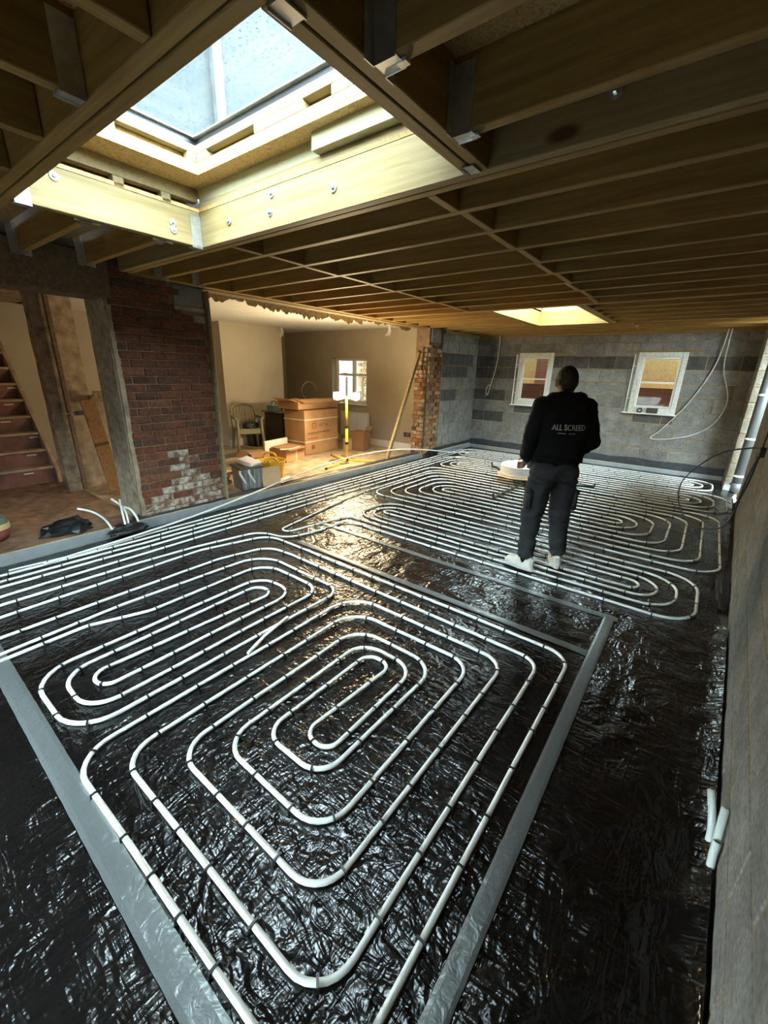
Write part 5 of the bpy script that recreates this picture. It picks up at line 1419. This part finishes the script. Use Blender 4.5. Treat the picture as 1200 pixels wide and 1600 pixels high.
# hoodie
hd = [('l', [(0.0, 0.005, 0.885, 0.168, 0.118), (0.0, 0.005, 0.93, 0.185, 0.130), (0, 0.0, 1.02, 0.192, 0.138), (0, 0.0, 1.12, 0.196, 0.138), (0, -0.005, 1.22, 0.200, 0.135), (0, -0.005, 1.31, 0.198, 0.122), (0, 0.0, 1.365, 0.165, 0.098), (0, 0.005, 1.41, 0.10, 0.075)]),
      ('c', [(shL + Vector((0.02, 0, -0.005)), 0.080), (elL, 0.062), (wrL + (elL - wrL) * 0.10, 0.048)]), ('c', [(shR + Vector((-0.02, 0, -0.005)), 0.080), (elR, 0.062), (wrR + (elR - wrR) * 0.10, 0.048)]),
      ('c', [(wrL + (elL - wrL) * 0.12, 0.044), (wrL + (elL - wrL) * 0.02, 0.040)]), ('c', [(wrR + (elR - wrR) * 0.12, 0.044), (wrR + (elR - wrR) * 0.02, 0.040)]),
      # hood lying on the shoulders
      ('c', [((-0.105, 0.035, 1.405), 0.038), ((-0.10, -0.045, 1.415), 0.046), ((0.0, -0.09, 1.415), 0.052), ((0.10, -0.045, 1.415), 0.046), ((0.105, 0.035, 1.405), 0.038)]),
      ('e', (0, -0.098, 1.375), (0.125, 0.045, 0.062)), ('c', [((-0.105, 0.035, 1.40), 0.034), ((0, 0.085, 1.37), 0.03), ((0.105, 0.035, 1.40), 0.034)])]
hm = blob_mesh(hd, 0.0095, 5, 'hoodie')
def hood_fold(c):
    a = 0.008 * (1 - 2 * abs(noise.noise((c.x * 9, c.y * 9, c.z * 5)))) + 0.004 * noise.noise(c * 18)
    arm = abs(c.x) > 0.2
    if arm: a += 0.006 * (1 - 2 * abs(noise.noise((c.x * 7, c.y * 7, c.z * 17))))
    if c.z < 1.02: a += 0.008 * (1 - 2 * abs(noise.noise((c.x * 11, c.y * 11, c.z * 16))))
    if c.z < 0.93: a -= 0.012
    return a
fold(hm, hood_fold)
hoodie = mesh_part('hoodie', hm, 'hoodie_black', person); hoodie['label'] = 'black hooded sweatshirt with white print on the back'
# print on the back, wrapped on the cloth
def back_print(s, size, zc, name, xs):
    me = text_mesh(s, size, 0.0)
    xsn = [v.co.x for v in me.vertices]; ysn = [v.co.y for v in me.vertices]
    cx, cy = (min(xsn) + max(xsn)) / 2, (min(ysn) + max(ysn)) / 2
    bm = bmesh.new(); bm.from_mesh(me)
    bmesh.ops.triangulate(bm, faces=bm.faces[:])
    bmesh.ops.subdivide_edges(bm, edges=[e for e in bm.edges if e.calc_length() > 0.012], cuts=1)
    from mathutils.bvhtree import BVHTree
    tree = BVHTree.FromPolygons([v.co for v in hm.vertices], [p.vertices for p in hm.polygons])
    for v in bm.verts:
        x, z = (v.co.x - cx) * xs, (v.co.y - cy) + zc
        hit = tree.ray_cast(Vector((x, -0.5, z)), Vector((0, 1, 0)))
        y = hit[0].y if hit[0] else -0.13
        v.co = Vector((x, y - 0.0035, z))
    ext = bmesh.ops.extrude_face_region(bm, geom=bm.faces[:])
    for v in ext['geom']:
        if isinstance(v, bmesh.types.BMVert): v.co.y += 0.002
    m2 = D.meshes.new(name); bm.to_mesh(m2); bm.free()
    return mesh_part(name, m2, 'print_white', hoodie)
back_print('ALL SCREED', 0.060, 1.21, 'chest_print', 0.76)
# the tiny second line is only a row of illegible marks in the photo
bm = bmesh.new()
from mathutils.bvhtree import BVHTree
_tree = BVHTree.FromPolygons([v.co for v in hm.vertices], [p.vertices for p in hm.polygons])
for k in range(13):
    if k in (6, 7): continue
    x = -0.075 + 0.0105 * k
    h = _tree.ray_cast(Vector((x, -0.5, 1.165)), Vector((0, 1, 0)))
    add_box(bm, (x, (h[0].y if h[0] else -0.13) - 0.001, 1.165), (0.006, 0.004, 0.005))
obj('small_print', bm, 'print_white', hoodie)
# trousers
tr_ = [('l', [(0, 0.0, 0.80, 0.150, 0.112), (0, -0.005, 0.85, 0.170, 0.122), (0, 0.0, 0.90, 0.168, 0.115), (0, 0.0, 0.945, 0.158, 0.105)]),
       ('e', (-0.075, -0.045, 0.83), (0.085, 0.085, 0.09)), ('e', (0.075, -0.045, 0.83), (0.085, 0.085, 0.09)),
       ('c', [(hipL + Vector((-0.005, 0, -0.02)), 0.100), (hipL * 0.5 + kneL * 0.5 + Vector((0, -0.005, 0)), 0.094), (kneL, 0.080), (kneL * 0.45 + ankL * 0.55, 0.068), (ankL + Vector((0, 0, 0.055)), 0.052)]),
       ('c', [(hipR + Vector((0.005, 0, -0.02)), 0.100), (hipR * 0.5 + kneR * 0.5 + Vector((0, -0.005, 0)), 0.094), (kneR, 0.080), (kneR * 0.45 + ankR * 0.55, 0.068), (ankR + Vector((0, 0, 0.055)), 0.052)])]
tm = blob_mesh(tr_, 0.0095, 4, 'trousers')
def tr_fold(c):
    a = 0.010 * (1 - 2 * abs(noise.noise((c.x * 8, c.y * 8, c.z * 9)))) + 0.004 * noise.noise(c * 20)
    for kz in (0.46, 0.16):
        w = math.exp(-((c.z - kz) / 0.09) ** 2)
        a += w * 0.013 * (1 - 2 * abs(noise.noise((c.x * 6 + 3, c.y * 6, c.z * 24))))
    if 0.74 < c.z < 0.82: a += 0.005 * math.sin(c.z * 120 + c.x * 20)
    return a
fold(tm, tr_fold)
trousers = mesh_part('trousers', tm, 'trouser_grey', person); trousers['label'] = 'dark grey cargo trousers'
for s, hp, kn in ((-1, hipL, kneL), (1, hipR, kneR)):
    c = hp * 0.40 + kn * 0.60
    obj('cargo_pocket', bx(((c.x + s * 0.078, c.y - 0.03, c.z), (0.035, 0.13, 0.17)), ((c.x + s * 0.086, c.y - 0.03, c.z + 0.065), (0.032, 0.135, 0.05)), bevel=0.01, seg=2), 'trouser_grey', trousers, smooth=True)
for an, rz, s in ((ankL, math.radians(38), -1), (ankR, math.radians(-12), 1)):
    sock = obj('sock', tube([(an.x, an.y, 0.05), (an.x, an.y - 0.002, 0.10), (an.x, an.y, 0.16)], [0.04, 0.042, 0.044], 14), 'sock_black', person, smooth=True)
    sm_ = blob_mesh([('l', [(0, 0.05, -0.020, 0.046, 0.135), (0, 0.05, 0.0, 0.049, 0.140), (0, 0.047, 0.02, 0.046, 0.132), (0, 0.025, 0.045, 0.040, 0.105), (0, -0.02, 0.075, 0.036, 0.062)]), ('e', (0, 0.12, 0.015), (0.042, 0.06, 0.035)), ('e', (0, -0.055, 0.045), (0.036, 0.03, 0.05))], 0.007, 3, 'shoe')
    sh = mesh_part('shoe', sm_, 'shoe_white', person)
    sh.location = (an.x, an.y, 0.022); sh.rotation_euler = (0, 0, rz)
    obj('sole', prism([(0.052 * math.cos(a * 0.3307) * (1.0 if math.sin(a * 0.3307) > -0.3 else 0.86), 0.05 + 0.145 * math.sin(a * 0.3307)) for a in range(19)], -0.022, 0.004), 'shoe_sole', sh)
    obj('lace_panel', bx(((0, 0.065, 0.052), (0.035, 0.07, 0.012), Matrix.Rotation(-0.5, 3, 'X')), bevel=0.003), 'paper', sh)
    obj('heel_tab', bx(((0, -0.083, 0.055), (0.03, 0.012, 0.05)), bevel=0.004), 'shoe_sole', sh)
